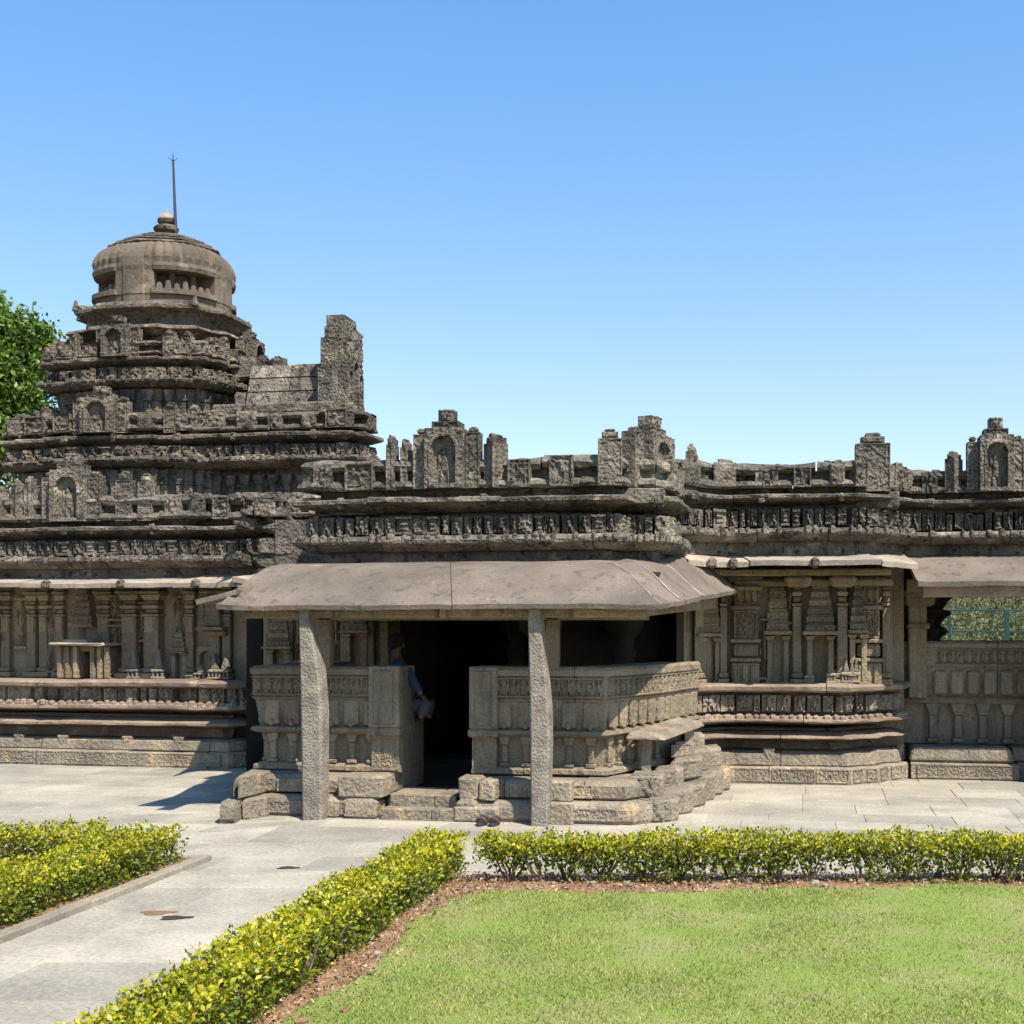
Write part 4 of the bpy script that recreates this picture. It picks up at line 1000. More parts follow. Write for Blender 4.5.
for q in range(4):
    mb = MB()
    for j in range(7):
        th = math.pi/4+q*math.pi/2+(j-3)*.135; r = .88
        hh = random.uniform(.09, .2) if j % 2 else .12
        x = AX+r*math.cos(th); y = AY+r*math.sin(th)
        mb.box(x-.05, x+.05, y-.05, y+.05, 7.06, 7.06+hh, rot=th, ch=.02, tx=.6, ty=.6)
    for j in (-1, 1):
        th = math.pi/4+q*math.pi/2+j*.20; r = .76; x = AX+r*math.cos(th); y = AY+r*math.sin(th)
        mb.box(x-.04, x+.04, y-.04, y+.04, 7.06, 7.38, rot=th, ch=.01)
    mb.build('niche_figures', M['dome'], dm)
mb = MB()
def ringo(R): return [(AX+R*math.cos(t)*(1+.06*((i % 2) == 0)), AY+R*math.sin(t)*(1+.06*((i % 2) == 0))) for i, t in enumerate([math.radians(-135+q*22.5) for q in range(16)])]
for R, z0, z1 in ((.78, 7.80, 7.845), (.68, 7.875, 7.915), (.57, 7.945, 7.98), (.44, 8.01, 8.04)):
    sweep(mb, ringo(R), [(-.4, z1), (-.06, z1), (.0, z1+.022), (.015, z1-.005), (-.10, z0-.01), (-.4, z0-.01)], closed=True, jit=.005)
mb.tube_like(AX, AY, [(.62, 7.84), (.56, 7.90), (.48, 7.95), (.38, 8.02), (.30, 8.08), (.20, 8.11), (.15, 8.13)], 24)
mb.build('dome_cap', M['tower'], dm)
mb = MB(); mb.tube_like(AX, AY, [(.16, 8.08), (.09, 8.13), (.12, 8.17), (.175, 8.21), (.185, 8.25), (.15, 8.29), (.08, 8.31), (.12, 8.34), (.13, 8.37), (.09, 8.40)], 24)
fn = mb.build('finial', M['tower'], T)
mb = MB(); mb.tube_like(AX, AY, [(.125, 8.395), (.12, 8.42), (.09, 8.46), (.035, 8.50), (.008, 8.58)], 16); mb.build('finial_tip', M['eavelite'], fn)
# lightning rod
mb = MB(); rx = AX+.14
mb.tube([(rx+.03, AY-.02, 8.08), (rx, AY-.02, 8.8), (rx-.02, AY-.02, 9.33)], [.026, .020, .016], 8)
mb.tube([(rx-.02, AY-.02, 9.31), (rx-.02, AY-.02, 9.44)], [.01, .004], 6)
for a in range(4): mb.tube([(rx-.02, AY-.02, 9.30), (rx-.02+.07*math.cos(a*1.57+.4), AY-.02+.07*math.sin(a*1.57+.4), 9.37)], [.006, .003], 5)
rod = mb.build('lightning_rod', M['iron']); tag(rod, 'thin dark metal lightning rod standing beside the finial on top of the dome', 'lightning rod')
# vestibule projection (to the right of the tower)
VP_ = [(-9.2, 17.62), (-6.62, 17.62), (-6.62, 17.78), (-6.48, 17.78), (-6.48, 18.35), (-9.2, 20.3)]
VPo = VP_[:5]
ves = MB(); ves.box(-9.0, -6.85, 17.95, 18.9, 3.3, 4.4, ch=.01); ves.box(-9.0, -7.4, 18.9, 20.2, 3.3, 4.4, ch=.01)
for k in range(12): x = -8.9+k*.21; ves.box(x-.04, x+.04, 17.87, 18.0, 3.42, 4.2, ch=.012); ves.box(x-.05, x+.05, 17.85, 18.0, 4.1, 4.25, tx=1.6, ch=.01)
vo = ves.build('vestibule_tower', M['tower'], T); vo['label'] = 'lower roof block projecting to the right of the domed tower'
bands(VPo, (4.82, 4.67), (4.65, 4.49), (4.48, 4.33), M['tower'], parent=vo, seed=90, res=.014)
parapet(VPo, 4.86, 5.12, M['tower'], parent=vo, seed=91, res=.014, back=.5)
mb = MB(); mb.box(-8.9, -6.75, 17.9, 18.8, 4.35, 5.1, ch=.01); mb.box(-8.9, -7.4, 18.8, 20.1, 4.35, 5.1, ch=.01); mb.box(-8.7, -6.9, 17.78, 19.1, 5.12, 5.28, ch=.03); mb.build('tier_core', M['tower'], vo)
mb = MB()  # steep stone roof body
def rf_diam(u, v, W, Hh): return .5+.5*np.sign(np.sin((u+v)*26))*np.sign(np.sin((u-v)*26))*.5
s_len = math.hypot(.20, .66); V_ = np.array([0, .20, .66])/s_len
for k, (z_, l_) in enumerate(((0, .225), (.245, .205), (.47, .20))):
    p0 = np.array([-8.36, 18.1, 5.28])+V_*z_
    mb.slab(p0, (1, 0, 0), .62, l_, .3, rf_diam, amp=.012, res=.015, V=V_); mb.slab(p0+np.array([.63, 0, 0]), (1, 0, 0), .53, l_, .3, rf_diam, amp=.012, res=.015, V=V_)
mb.add([(-8.36, 18.15, 5.25), (-7.2, 18.15, 5.25), (-7.2, 20.0, 5.25), (-8.36, 20.0, 5.25), (-8.36, 18.32, 5.9), (-7.2, 18.32, 5.9), (-7.2, 19.6, 5.9), (-8.36, 19.6, 5.9)], [(0, 3, 2, 1), (0, 1, 5, 4), (4, 5, 6, 7), (2, 3, 7, 6), (1, 2, 6, 5), (0, 4, 7, 3)])
mb.build('gable_roof', M['dark'], vo)
def rf_triple(u, v, W, Hh):
    h = .62+.2*ridged(u*14, v*14, 3)+.12*fbm(u*40, v*40, 2, 2)
    for c, w_, t in ((.17, .10, .50), (.5, .13, .62), (.83, .10, .50)):
        x = (u-c*W); rr_ = w_*W*1.15; sp = t*Hh-rr_
        ins = ((np.abs(x) < rr_) & (v > .08*Hh) & (v < sp)) | ((np.hypot(x, v-sp) < rr_) & (v >= sp))
        fr = ((np.abs(x) < rr_+.03) & (v < sp)) | ((np.hypot(x, v-sp) < rr_+.03) & (v >= sp))
        h = np.where(fr, .9, h); fg = figure(np.clip(x/(2*rr_)+.5, 0, 1), np.clip((v-.08*Hh)/(sp-.02*Hh), 0, 1.3), c*9)
        h = np.where(ins, .1+.5*fg, h)
    return h
def gable_slab():
    mb = MB(); d = (0, 1, 0); X = -6.96; th = .24
    for y0, y1, z0, z1, ff, am in ((17.90, 18.02, 5.26, 5.90, rf_scroll(.1, 1), .02), (18.02, 18.17, 5.26, 6.36, rf_scroll(.1, 2), .02), (18.17, 18.80, 5.26, 6.56, rf_triple, .15),
                               (18.80, 18.92, 5.26, 6.44, rf_scroll(.1, 3), .02), (18.92, 19.04, 5.26, 5.95, rf_scroll(.1, 4), .02), (18.24, 18.74, 6.56, 6.74, rf_scroll(.1, 7), .03)):
        mb.slab((X, y0, z0), d, y1-y0-.006, z1-z0, th, ff, amp=am, res=.016)
    for y0, z0, z1 in ((17.9, 5.28, 5.9), (18.02, 5.9, 6.36), (18.17, 6.36, 6.56)):
        mb.slab((X-th+.02, y0-.010, z0), (1, 0, 0), th-.03, z1-z0, .02, rf_scroll(.1, z0), amp=.02, res=.015)
    for (dy, dz, r) in ((18.48, 6.40, .15), (18.36, 6.28, .10), (18.62, 6.28, .10), (18.48, 6.14, .10), (18.38, 6.54, .07), (18.58, 6.54, .07), (18.48, 6.62, .07), (18.28, 6.42, .06), (18.70, 6.42, .06)):
        n = 10; L = []
        for i in range(n+1):
            ph = math.pi*i/n
            for k in range(12):
                t = 2*math.pi*k/12; L.append((X+.08+r*.55*math.sin(ph)*math.cos(t), dy+r*1.25*math.sin(ph)*math.sin(t), dz+r*math.cos(ph)))
        mb.add(L, [(i*12+k, (i+1)*12+k, (i+1)*12+(k+1) % 12, i*12+(k+1) % 12) for i in range(n) for k in range(12)])
    return mb
o = gable_slab().build('gable_slab', M['dark'], vo); o['label'] = 'tall stepped carved slab with a lion mask above a niche'
mb = MB()
for x, y, z, s_ in ((-6.75, 18.0, 5.1, .11), (-6.5, 18.0, 4.2, .16), (-6.4, 17.9, 3.9, .18), (-8.75, 18.9, 5.9, .18), (-8.5, 18.4, 5.3, .15), (-8.45, 19.4, 6.1, .12)):
    mb = MB(); mb.box(x-s_, x+s_, y-s_, y+s_, z-.1, z+s_*1.6, ch=.06, jit=.03, rot=random.random())
    mb.build('roof_stone', M['tower'], vo)

vo.location.z -= .10; o.location.z -= .12
# ================================================================== GROUND
def grid_obj(name, x0, x1, y0, y1, res, zf, mat, kind='structure'):
    nx = int((x1-x0)/res)+2; ny = int((y1-y0)/res)+2
    xs = np.linspace(x0, x1, nx); ys = np.linspace(y0, y1, ny); xx, yy = np.meshgrid(xs, ys); zz = zf(xx, yy)
    v = np.stack([xx, yy, zz], -1).reshape(-1, 3); idx = np.arange(nx*ny).reshape(ny, nx)
    f = list(zip(idx[:-1, :-1].ravel().tolist(), idx[:-1, 1:].ravel().tolist(), idx[1:, 1:].ravel().tolist(), idx[1:, :-1].ravel().tolist()))
    m = MB(); m.add(v, f); return m.build(name, mat, kind=kind, smooth=True)
grid_obj('ground', -900, 900, -300, 1500, 60, lambda x, y: x*0-.06, M['earth'])
# paving: joint bed and slabs
mb = MB(); mb.add([(-30, -3, -.010), (12, -3, -.010), (12, 27, -.010), (-30, 27, -.010)], [(0, 1, 2, 3)]); mb.build('paving_bed', M['mortar'], kind='structure')
LX, LY = -2.48, 8.98     # lawn bed corner
mb = MB(); y = -1.0; rr = random.Random(4)
while y < 17.5:
    dy = rr.uniform(.42, .75); x = -16+rr.uniform(0, 1)
    while x < 8:
        w = rr.uniform(.55, 1.25)
        x1, y1 = x+w, y+dy
        inlawn = x > -3.0 and y1 < 9.3 and y < 9.05; 
        inbed = x1 < -4.95 and y1 < 9.9
        if not (inlawn or inbed):
            xx1 = x1; xx0 = x; yy0 = y
            if y < 9.3 and x < -2.95 < x1: xx1 = -2.95
            if y < 9.8 and x < -4.92 < x1 : xx0 = -4.92
            z = rr.uniform(-.0015, .0015); g = rr.uniform(.001, .003)
            mb.box(xx0+g, xx1-g, yy0+g, y1-g, -.05, z, ch=.004, jit=.0012)
        x += w
    y += dy
mb.build('paving', M['pave'], kind='structure')
# soil beds (raised), lawn
def lawn_edge(x, y):  # distance inside the lawn
    e1 = x-(-2.43+.05*np.sin(y*3)+.14*(vn(y*2.6, y*0+.5, 3)-.5)+.10*(fbm(x*9, y*9, 3, 3)-.45)); e2 = (8.72+.10*np.sin(x*1.3)+.2*(vn(x*2.3, x*0, 4)-.5)+.14*(fbm(x*8, y*8, 7, 3)-.45))-y
    c = np.minimum(e1, e2); r = .45
    k = (e1 < r) & (e2 < r)
    return np.where(k, r-np.hypot(r-e1, r-e2), c)
grid_obj('soil_bed', -3.05, 10, -1, 9.32, .045, lambda x, y: .005+.045*fbm(x*5, y*5, 2, 4)-.05*np.clip(lawn_edge(x, y)/.15, 0, 1)-.05*np.clip((np.maximum(-(x+2.98), y-9.22))/.06, 0, 1), M['soil'])
grid_obj('lawn', -2.9, 10, -1, 9.2, .05, lambda x, y: .022+.03*fbm(x*1.2, y*1.2, 8, 2)+.05*np.clip(lawn_edge(x, y)/.08, -1, 0)*1.0+.0, M['lawn'])
grid_obj('soil_bed', -16, -4.98, -1, 9.86, .07, lambda x, y: .0+.05*fbm(x*4, y*4, 5, 3), M['soil'])
# kerb stones of the left bed
kb = empty('kerb', (-4.93, 6, 0), 'low weathered stone kerb along the left planting bed', 'kerb')
mb = MB(); sweep(mb, [(-4.88, -1), (-4.88, 9.93), (-16, 9.93)], [(-.09, .045), (0, .045), (.008, .04), (.01, -.03), (-.10, -.03)][::1], block=1.1, jit=.004, dj=.004)
mb.build('kerb_stone', M['kerb'], kb)
# grass blades
def blades(n, x0, x1, y0, y1, hmin, hmax, seed):
    rg = np.random.default_rng(seed); x = rg.uniform(x0, x1, n); y = y0+(y1-y0)*rg.uniform(0, 1, n)**1.0
    e = lawn_edge(x, y); keep = rg.uniform(0, 1, n) < np.clip(.12+e/.22, 0, 1)*np.where(e < -.06, 0, 1); 
    dens = fbm(x*1.4, y*1.4, 6, 3); keep &= rg.uniform(0, 1, n) < np.clip(dens*2.8-.45, .2, 1)
    x = x[keep]; y = y[keep]; n = len(x)
    z = .018+.03*fbm(x*1.2, y*1.2, 8, 2); th = rg.uniform(0, 6.28, n); h = rg.uniform(hmin, hmax, n); w = rg.uniform(.0025, .005, n)
    lx = rg.normal(0, .5, n)*h; ly = rg.normal(0, .5, n)*h
    v = np.empty((n, 3, 3)); v[:, 0] = np.stack([x-np.cos(th)*w, y-np.sin(th)*w, z], -1); v[:, 1] = np.stack([x+np.cos(th)*w, y+np.sin(th)*w, z], -1); v[:, 2] = np.stack([x+lx, y+ly, z+h], -1)
    return v.reshape(-1, 3)
def fast_tris(name, v, k, mat, parent=None, kind=None, off=None):
    n = len(v)//k; v = warp(v)
    if parent is not None:
        q = parent
        while q is not None: v = v-np.array(q.location); q = q.parent
    me = bpy.data.meshes.new(name); me.vertices.add(len(v)); me.vertices.foreach_set('co', v.astype(np.float32).ravel())
    if k == 3:
        me.loops.add(n*3); me.polygons.add(n); me.loops.foreach_set('vertex_index', np.arange(n*3)); me.polygons.foreach_set('loop_start', np.arange(n)*3)
    else:   # 4 verts -> 2 tris folded on the midrib (0-2)
        base = np.arange(n)[:, None]*4; li = (base+np.array([0, 1, 2, 0, 2, 3])).ravel()
        me.loops.add(n*6); me.polygons.add(n*2); me.loops.foreach_set('vertex_index', li); me.polygons.foreach_set('loop_start', np.arange(n*2)*3)
    me.update(calc_edges=True); me.validate(); me.materials.append(mat)
    ob = bpy.data.objects.new(name, me); COL.objects.link(ob)
    if parent is not None: ob.parent = parent
    if kind: ob['kind'] = kind
    return ob
g = fast_tris('grass', np.concatenate([blades(150000, -2.55, 1.9, 4.6, 8.95, .010, .028, 1), blades(60000, -2.55, -.2, 3.2, 5.5, .012, .03, 2)]), 3, M['grass'])
g['kind'] = 'stuff'; g['label'] = 'short patchy green lawn grass in front of the hedge'; g['category'] = 'grass'
# pebbles / drain holes in the path
for i, (px, py, w_, lb) in enumerate(((157, 913, .22, 'reddish brown stain hole in the path slabs, left of the dark one'), (175, 918, .20, 'dark sunken hole in the path slabs, right of the reddish one'), (288, 868, .17, 'small dark sunken spot in the paving between the two hedges'))):
    D = H*F/(py-VY); x = wx(px, D); mb = MB(); n = 14; L = []
    for rr_, z in ((1, .004), (.72, .0045), (.7, .002)):
        for k in range(n): t = 2*math.pi*k/n; q = 1+.25*math.sin(3*t+i)+.1*math.sin(5*t); L.append((x+math.cos(t)*w_*.5*rr_*q, D+math.sin(t)*w_*.28*rr_*q, z))
    fs = [(r_*n+k, r_*n+(k+1) % n, (r_+1)*n+(k+1) % n, (r_+1)*n+k) for r_ in range(2) for k in range(n)]+[tuple(range(2*n, 3*n))]
    mb.add(L, fs); tag(mb.build('drain_patch', M['soil'] if i == 0 else M['inside']), lb, 'patch')

# ================================================================== HEDGES
def leaf_cloud(c, nrm, size, rg, flat=.5):
    """c: (n,3) centres; returns 4-vert folded leaves"""
    n = len(c); a = rg.normal(0, 1, (n, 3))+nrm*flat*1.5; a /= np.linalg.norm(a, axis=1)[:, None]     # leaf direction
    b = rg.normal(0, 1, (n, 3)); b -= (b*a).sum(1)[:, None]*a; b /= np.linalg.norm(b, axis=1)[:, None]
    nn = np.cross(a, b); L = size[:, None]; W = L*.30
    v = np.empty((n, 4, 3)); v[:, 0] = c; v[:, 1] = c+a*L*.5+b*W+nn*L*.12; v[:, 2] = c+a*L; v[:, 3] = c+a*L*.5-b*W+nn*L*.12
    return v.reshape(-1, 3)
def hedge(name, p0, p1, wid, ht, label, dens=2600, gaps=.0, size=(.020, .040), seed=0, zbot=.03, group='clipped garden hedges'):
    rg = np.random.default_rng(seed); rr = random.Random(seed)
    p0 = np.array(p0, float); p1 = np.array(p1, float); L = np.linalg.norm(p1-p0); d = (p1-p0)/L; nn = np.array([d[1], -d[0]])
    T_ = empty(name, (float((p0[0]+p1[0])/2), float((p0[1]+p1[1])/2), 0), label, 'hedge', group)
    nb = max(2, int(L/.33)); C = []; R = []; st = MB()
    for i in range(nb):
        for j in range(2):
            s_ = (i+.5+rr.uniform(-.25, .25))/nb*L; o = (j-.5)*wid*.42+rr.uniform(-.04, .04)
            b = p0+d*s_+nn*o
            top = ht*rr.uniform(.90, 1.0)
            # stems
            for q in range(4):
                e_ = b+d*rr.uniform(-.16, .16)+nn*rr.uniform(-.12, .12)
                mid = (b*.6+e_*.4)
                st.tube([(b[0], b[1], 0), (mid[0]+rr.uniform(-.02, .02), mid[1], ht*.3), (e_[0], e_[1], ht*.78)], [.012, .008, .004], 5)
    st.build('stem', M['bark'], T_)
    # sample points on/near a lumpy rounded box surface
    n = int(dens*(L*(wid+2*ht)))
    s_ = rg.uniform(-.06, L+.06, n); per = rg.uniform(0, 1, n)*(wid+2*ht)
    side = per < ht; side2 = per > ht+wid
    o = np.where(side, -wid/2, np.where(side2, wid/2, per-ht-wid/2)); z = np.where(side, per, np.where(side2, wid+2*ht-per, ht))
    lump = fbm(s_*3.3+o*2, z*4+o*5+seed, seed, 3)
    # round the top corners
    z = np.where(np.abs(o) > wid*.36, np.minimum(z, ht-.25*(np.abs(o)-wid*.36)), z)
    inn = rg.uniform(0, 1, n)**1.6*.13+(lump-.45)*.16
    cx = p0[0]+d[0]*s_; cy = p0[1]+d[1]*s_
    sg = np.where(side, -1, np.where(side2, 1, o/(wid/2)*.3))
    o2 = o-np.sign(o)*np.where(side | side2, inn, 0)-o*0
    o2 = o2*(1-.18*np.clip(1-z/ht, 0, 1))
    z2 = z-np.where(side | side2, 0, inn)+rg.normal(0, .012, n)
    keep = z2 > zbot
    if gaps > 0:
        lowmask = z2 < ht*.55; gn = fbm(s_*2.4, z2*3+o*1.5, seed+5, 2); keep &= ~(lowmask & (gn > .52-gaps*.2-(.15-z2)*.5*gaps)); keep &= ~(lowmask & (rg.uniform(0, 1, n) < .35*gaps))
    ce = np.stack([cx+nn[0]*o2, cy+nn[1]*o2, z2], -1); N = np.stack([nn[0]*sg, nn[1]*sg, np.where(side | side2, .5, 1.)], -1)
    # leaves gather round twig tips
    m = n//7; q = rg.integers(0, n, n); tip = ce[(q % m)]; ok = keep[(q % m)]; jt = rg.normal(0, .014, (n, 3)); cl = rg.uniform(0, 1, n) < .55
    use = cl & ok; ce = np.where(use[:, None], tip+jt, ce); keep = np.where(use, True, keep); z2 = ce[:, 2]
    # top leaves yellow, lower ones green
    yk = (rg.uniform(0, 1, n) < np.clip((z2/ht-.5)*1.7, .04, .80))
    sz = rg.uniform(size[0], size[1], n)
    for nm, k, mt in (('foliage', keep & ~yk, M['hedge_g']), ('new_leaves', keep & yk, M['hedge_y'])):
        fast_tris(nm, leaf_cloud(ce[k], N[k], sz[k], rg), 4, mt, T_)
    # inner darker filling leaves
    ni = int(n*.25*(1-.55*gaps)); si = rg.uniform(0, L, ni); oi = rg.uniform(-wid*.36, wid*.36, ni); zi = rg.uniform(zbot+.02+.12*gaps, ht*.85, ni)
    ci = np.stack([p0[0]+d[0]*si+nn[0]*oi, p0[1]+d[1]*si+nn[1]*oi, zi], -1)
    fast_tris('inner_foliage', leaf_cloud(ci, np.zeros((ni, 3)), rg.uniform(.03, .05, ni), rg), 4, M['hedge_g'], T_)
    return T_
hedge('hedge', (-2.78, 3.0), (-2.78, 9.25), .40, .335, 'dense yellow green hedge running diagonally between the paved path and the lawn', seed=3, dens=5200)
hedge('hedge', (-2.36, 9.05), (5.0, 9.05), .36, .355, 'thin hedge with bare stems and gaps, across the far side of the lawn', seed=5, gaps=.42, dens=4600, zbot=.04)
hedge('hedge', (-5.24, 2.5), (-5.24, 9.72), .50, .315, 'thick hedge just behind the stone kerb on the left', seed=7, dens=4600)
hedge('hedge', (-10.5, 9.62), (-5.65, 9.62), .4, .32, 'low hedge at the left edge, farther back and parallel to the temple', seed=9, dens=4000)

rg = np.random.default_rng(5); n = 9000
x = np.concatenate([rg.uniform(-2.62, -2.2, n//3), rg.uniform(-2.5, 5, n-n//3)]); y = np.concatenate([rg.uniform(4.2, 9.1, n//3), rg.uniform(8.45, 9.25, n-n//3)])
kk = lawn_edge(x, y) < rg.uniform(-.05, .22, n); x = x[kk]; y = y[kk]
lt = fast_tris('leaf_litter', leaf_cloud(np.stack([x, y, .052+0*x+rg.uniform(-.02, .012, len(x))], -1), np.zeros((len(x), 3)), rg.uniform(.012, .032, len(x)), rg), 4, M['litter'])
lt['kind'] = 'stuff'; lt['label'] = 'dry fallen leaves on the red soil under the hedges'; lt['category'] = 'leaf litter'
for i in range(46):
    x_ = rg.uniform(-2.55, -2.25) if i < 18 else rg.uniform(-2.3, 2.6); y_ = rg.uniform(4.6, 8.8) if i < 18 else rg.uniform(8.72, 8.95); s_ = rg.uniform(.012, .03)
    mb = MB(); mb.box(x_-s_, x_+s_, y_-s_, y_+s_, .015, .035+s_, ch=.01, jit=s_*.25, rot=rg.uniform(0, 3)); tag(mb.build('clod', M['soil'] if i % 3 else M['kerb']), 'small lump of earth or stone on the red soil strip', 'clod', 'lumps on the soil strip')
# ================================================================== TREES AND BACKGROUND
def tree(name, x, y, z0, crowns, mat, label, leaf=(.10, .18), n_per=2200, trunk_r=.25, seed=0, group=None):
    rg = np.random.default_rng(seed); T_ = empty(name, (x, y, 0), label, 'tree', group)
    tr = MB(); tr.tube([(x, y, -.1), (x+.1, y, z0*.5), (x, y+.1, z0)], [trunk_r, trunk_r*.8, trunk_r*.65], 10, .06)
    for (cx, cy, cz, r) in crowns:
        tr.tube([(x, y, z0*.8), ((x+cx)/2+.1, (y+cy)/2, (z0+cz)/2-.2), (cx, cy, cz)], [trunk_r*.5, trunk_r*.3, trunk_r*.12], 7, .05)
        for q in range(7):
            v = rg.normal(0, 1, 3); v /= np.linalg.norm(v); tr.tube([(cx, cy, cz), tuple(np.array([cx, cy, cz])+v*r*.85)], [trunk_r*.12, .012], 5)
    tr.build('trunk', M['bark'], T_)
    pts = []; nr = []
    for (cx, cy, cz, r) in crowns:
        nc = 46
        for q in range(nc):
            v = rg.normal(0, 1, 3); v /= np.linalg.norm(v); rad = r*(.45+.6*rg.uniform()); c = np.array([cx, cy, cz])+v*rad*np.array([1, 1, .8])
            k = int(n_per/nc*rg.uniform(.5, 1.5)); s_ = r*.17*rg.uniform(.7, 1.4)
            pts.append(c+rg.normal(0, 1, (k, 3))*s_*np.array([1.2, 1.2, .55])); nr.append(np.tile(v*.4+np.array([0, 0, -.2]), (k, 1)))
    pts = np.concatenate(pts); nr = np.concatenate(nr)
    fast_tris('crown', leaf_cloud(pts, nr, rg.uniform(leaf[0], leaf[1], len(pts)), rg), 4, mat, T_)
    return T_
tree('leafy_tree', -19.2, 27, 4.0, [(-17.9, 26.5, 7.2, 1.0), (-18.5, 26.5, 8.3, 1.15), (-19.6, 27, 7.3, 1.8), (-17.15, 26.6, 8.35, .7), (-17.2, 26.4, 7.0, .8), (-18.2, 26.4, 6.2, 1.0), (-18.7, 27, 9.0, .7), (-16.95, 26.5, 7.7, .75), (-17.2, 26.5, 6.1, .9), (-20.6, 27, 8.2, 1.9), (-18.9, 26.5, 5.4, 1.1), (-19.7, 27, 9.1, 1.0), (-21, 27, 6, 1.6)], M['tree'], 'bright green leafy tree rising behind the left side of the tower', seed=2, leaf=(.08, .15), n_per=4200)
tree('dry_tree', -22.0, 33, 3.0, [(-21.6, 33, 5.2, 1.3), (-22.6, 33, 6.0, 1.5), (-21.0, 33, 4.3, 1.2), (-23, 33, 4.2, 1.4)], M['bush'], 'dull thin tree low behind the left end of the temple', seed=5, leaf=(.09, .16), n_per=1100)
grid_obj('hill', -30, 190, 50, 200, 4, lambda x, y: -.2+6.6*np.clip((y-50)/60, 0, 1)**.8*(.8+.35*fbm(x*.03, y*.03, 3))*np.clip((x+28)/14, 0, 1), M['earth'])
rg = np.random.default_rng(77); c = []; 
for k in range(1500):
    x = rg.uniform(4, 50); y = rg.uniform(34, 110); zb = (6.6*max(0, min(1, (y-50)/60))**.8)*.95; s_ = rg.uniform(.35, 1.1)
    if zb+s_ > 1.94+(y)*.062: continue
    c.append(np.array([x, y, zb+s_*.4])+rg.normal(0, 1, (230, 3))*s_*np.array([.7, .7, .45]))
c = np.concatenate(c)
b = fast_tris('scrub', leaf_cloud(c, np.zeros((len(c), 3)), rg.uniform(.10, .24, len(c)), rg), 4, M['bush'])
b['kind'] = 'stuff'; b['label'] = 'hazy green scrub on the slope seen through the open hall'; b['category'] = 'scrub'
# railing behind the hall
rl = empty('metal_railing', (4.0, 24.5, 0), 'dark green metal railing seen through the open hall at right', 'railing')
for x in (1.0, 3.05, 4.22, 5.4, 7.4, 9.4):
    mb = MB(); w_ = .03 if abs(x-4.22) > .1 else .05; mb.box(x-w_, x+w_, 24.47, 24.53, 0, 2.27, ch=.005); mb.build('post', M['green_paint'], rl)
for z in (2.26, 1.83, 1.2):
    mb = MB(); mb.box(-2, 9.5, 24.485, 24.515, z-.02, z+.02, ch=.004); mb.build('rail', M['green_paint'], rl)

# ================================================================== PERSON on the inner bench, sandals
def skin(name, verts, edges, mat, parent, sub=2):
    me = bpy.data.meshes.new(name); off = np.zeros(3); q = parent
    while q is not None: off += np.array(q.location); q = q.parent
    me.from_pydata([tuple(np.array(wpt(v[:3]))-off) for v in verts], edges, []); ob = bpy.data.objects.new(name, me); COL.objects.link(ob); ob.parent = parent
    md = ob.modifiers.new('skin', 'SKIN'); md.use_smooth_shade = True
    for i, v in enumerate(verts):
        r = v[3]; me.skin_vertices[0].data[i].radius = r if isinstance(r, tuple) else (r, r)
    me.skin_vertices[0].data[0].use_root = True
    ob.modifiers.new('sub', 'SUBSURF').levels = sub; ob.modifiers['sub'].render_levels = sub; me.materials.append(mat); return ob
PS = empty('person', (-4.34, 12.95, .92), 'person in blue shirt and grey trousers sitting in the dark porch entrance', 'person')
bv = [(-4.42, 13.0, 1.05, .12), (-4.43, 13.0, 1.26, .12), (-4.40, 12.97, 1.46, .12), (-4.41, 12.97, 1.60, .05), (-4.42, 12.96, 1.65, .045), (-4.42, 12.96, 1.73, .08), (-4.42, 12.96, 1.81, .07),   # 0-6 spine, head
      (-4.33, 12.75, 1.53, .055), (-4.21, 12.72, 1.44, .045), (-4.11, 12.71, 1.28, .036), (-4.06, 12.70, 1.20, .03),    # 7-10 near arm
      (-4.46, 13.14, 1.47, .05), (-4.36, 13.22, 1.28, .04), (-4.22, 13.1, 1.17, .032),   # 11-13 far arm
      (-4.34, 12.90, 1.05, .085), (-4.03, 12.80, 1.13, .065), (-4.10, 12.78, .98, .05), (-4.07, 12.75, .95, .03),
      (-4.38, 13.1, 1.0, .085), (-4.08, 13.14, 1.12, .06), (-4.15, 13.12, .97, .045), (-4.08, 13.1, .95, .03)]
bv = [(a_+.06, b_, c_, d_) for a_, b_, c_, d_ in bv]
be = [(0, 1), (1, 2), (2, 3), (3, 4), (4, 5), (5, 6), (2, 7), (7, 8), (8, 9), (9, 10), (2, 11), (11, 12), (12, 13), (0, 14), (14, 15), (15, 16), (16, 17), (0, 18), (18, 19), (19, 20), (20, 21)]
bd = skin('body', bv, be, M['skin'], PS)
k = lambda i, r: (*bv[i][:3], bv[i][3]*r)
sv = [k(0, 1.12), k(1, 1.14), k(2, 1.12), (-4.34, 12.965, 1.58, .075), k(7, 1.3), k(8, 1.3), (-4.015, 12.705, 1.225, .042), k(11, 1.35), k(12, 1.3), k(13, 1.3)]
skin('shirt', sv, [(0, 1), (1, 2), (2, 3), (2, 4), (4, 5), (5, 6), (2, 7), (7, 8), (8, 9)], M['shirt'], PS)
tv = [(-4.33, 13.0, 1.02, .13), k(14, 1.15), k(15, 1.2), k(16, 1.35), k(18, 1.15), k(19, 1.2), k(20, 1.35)]
skin('trousers', tv, [(0, 1), (1, 2), (2, 3), (0, 4), (4, 5), (5, 6)], M['trouser'], PS)
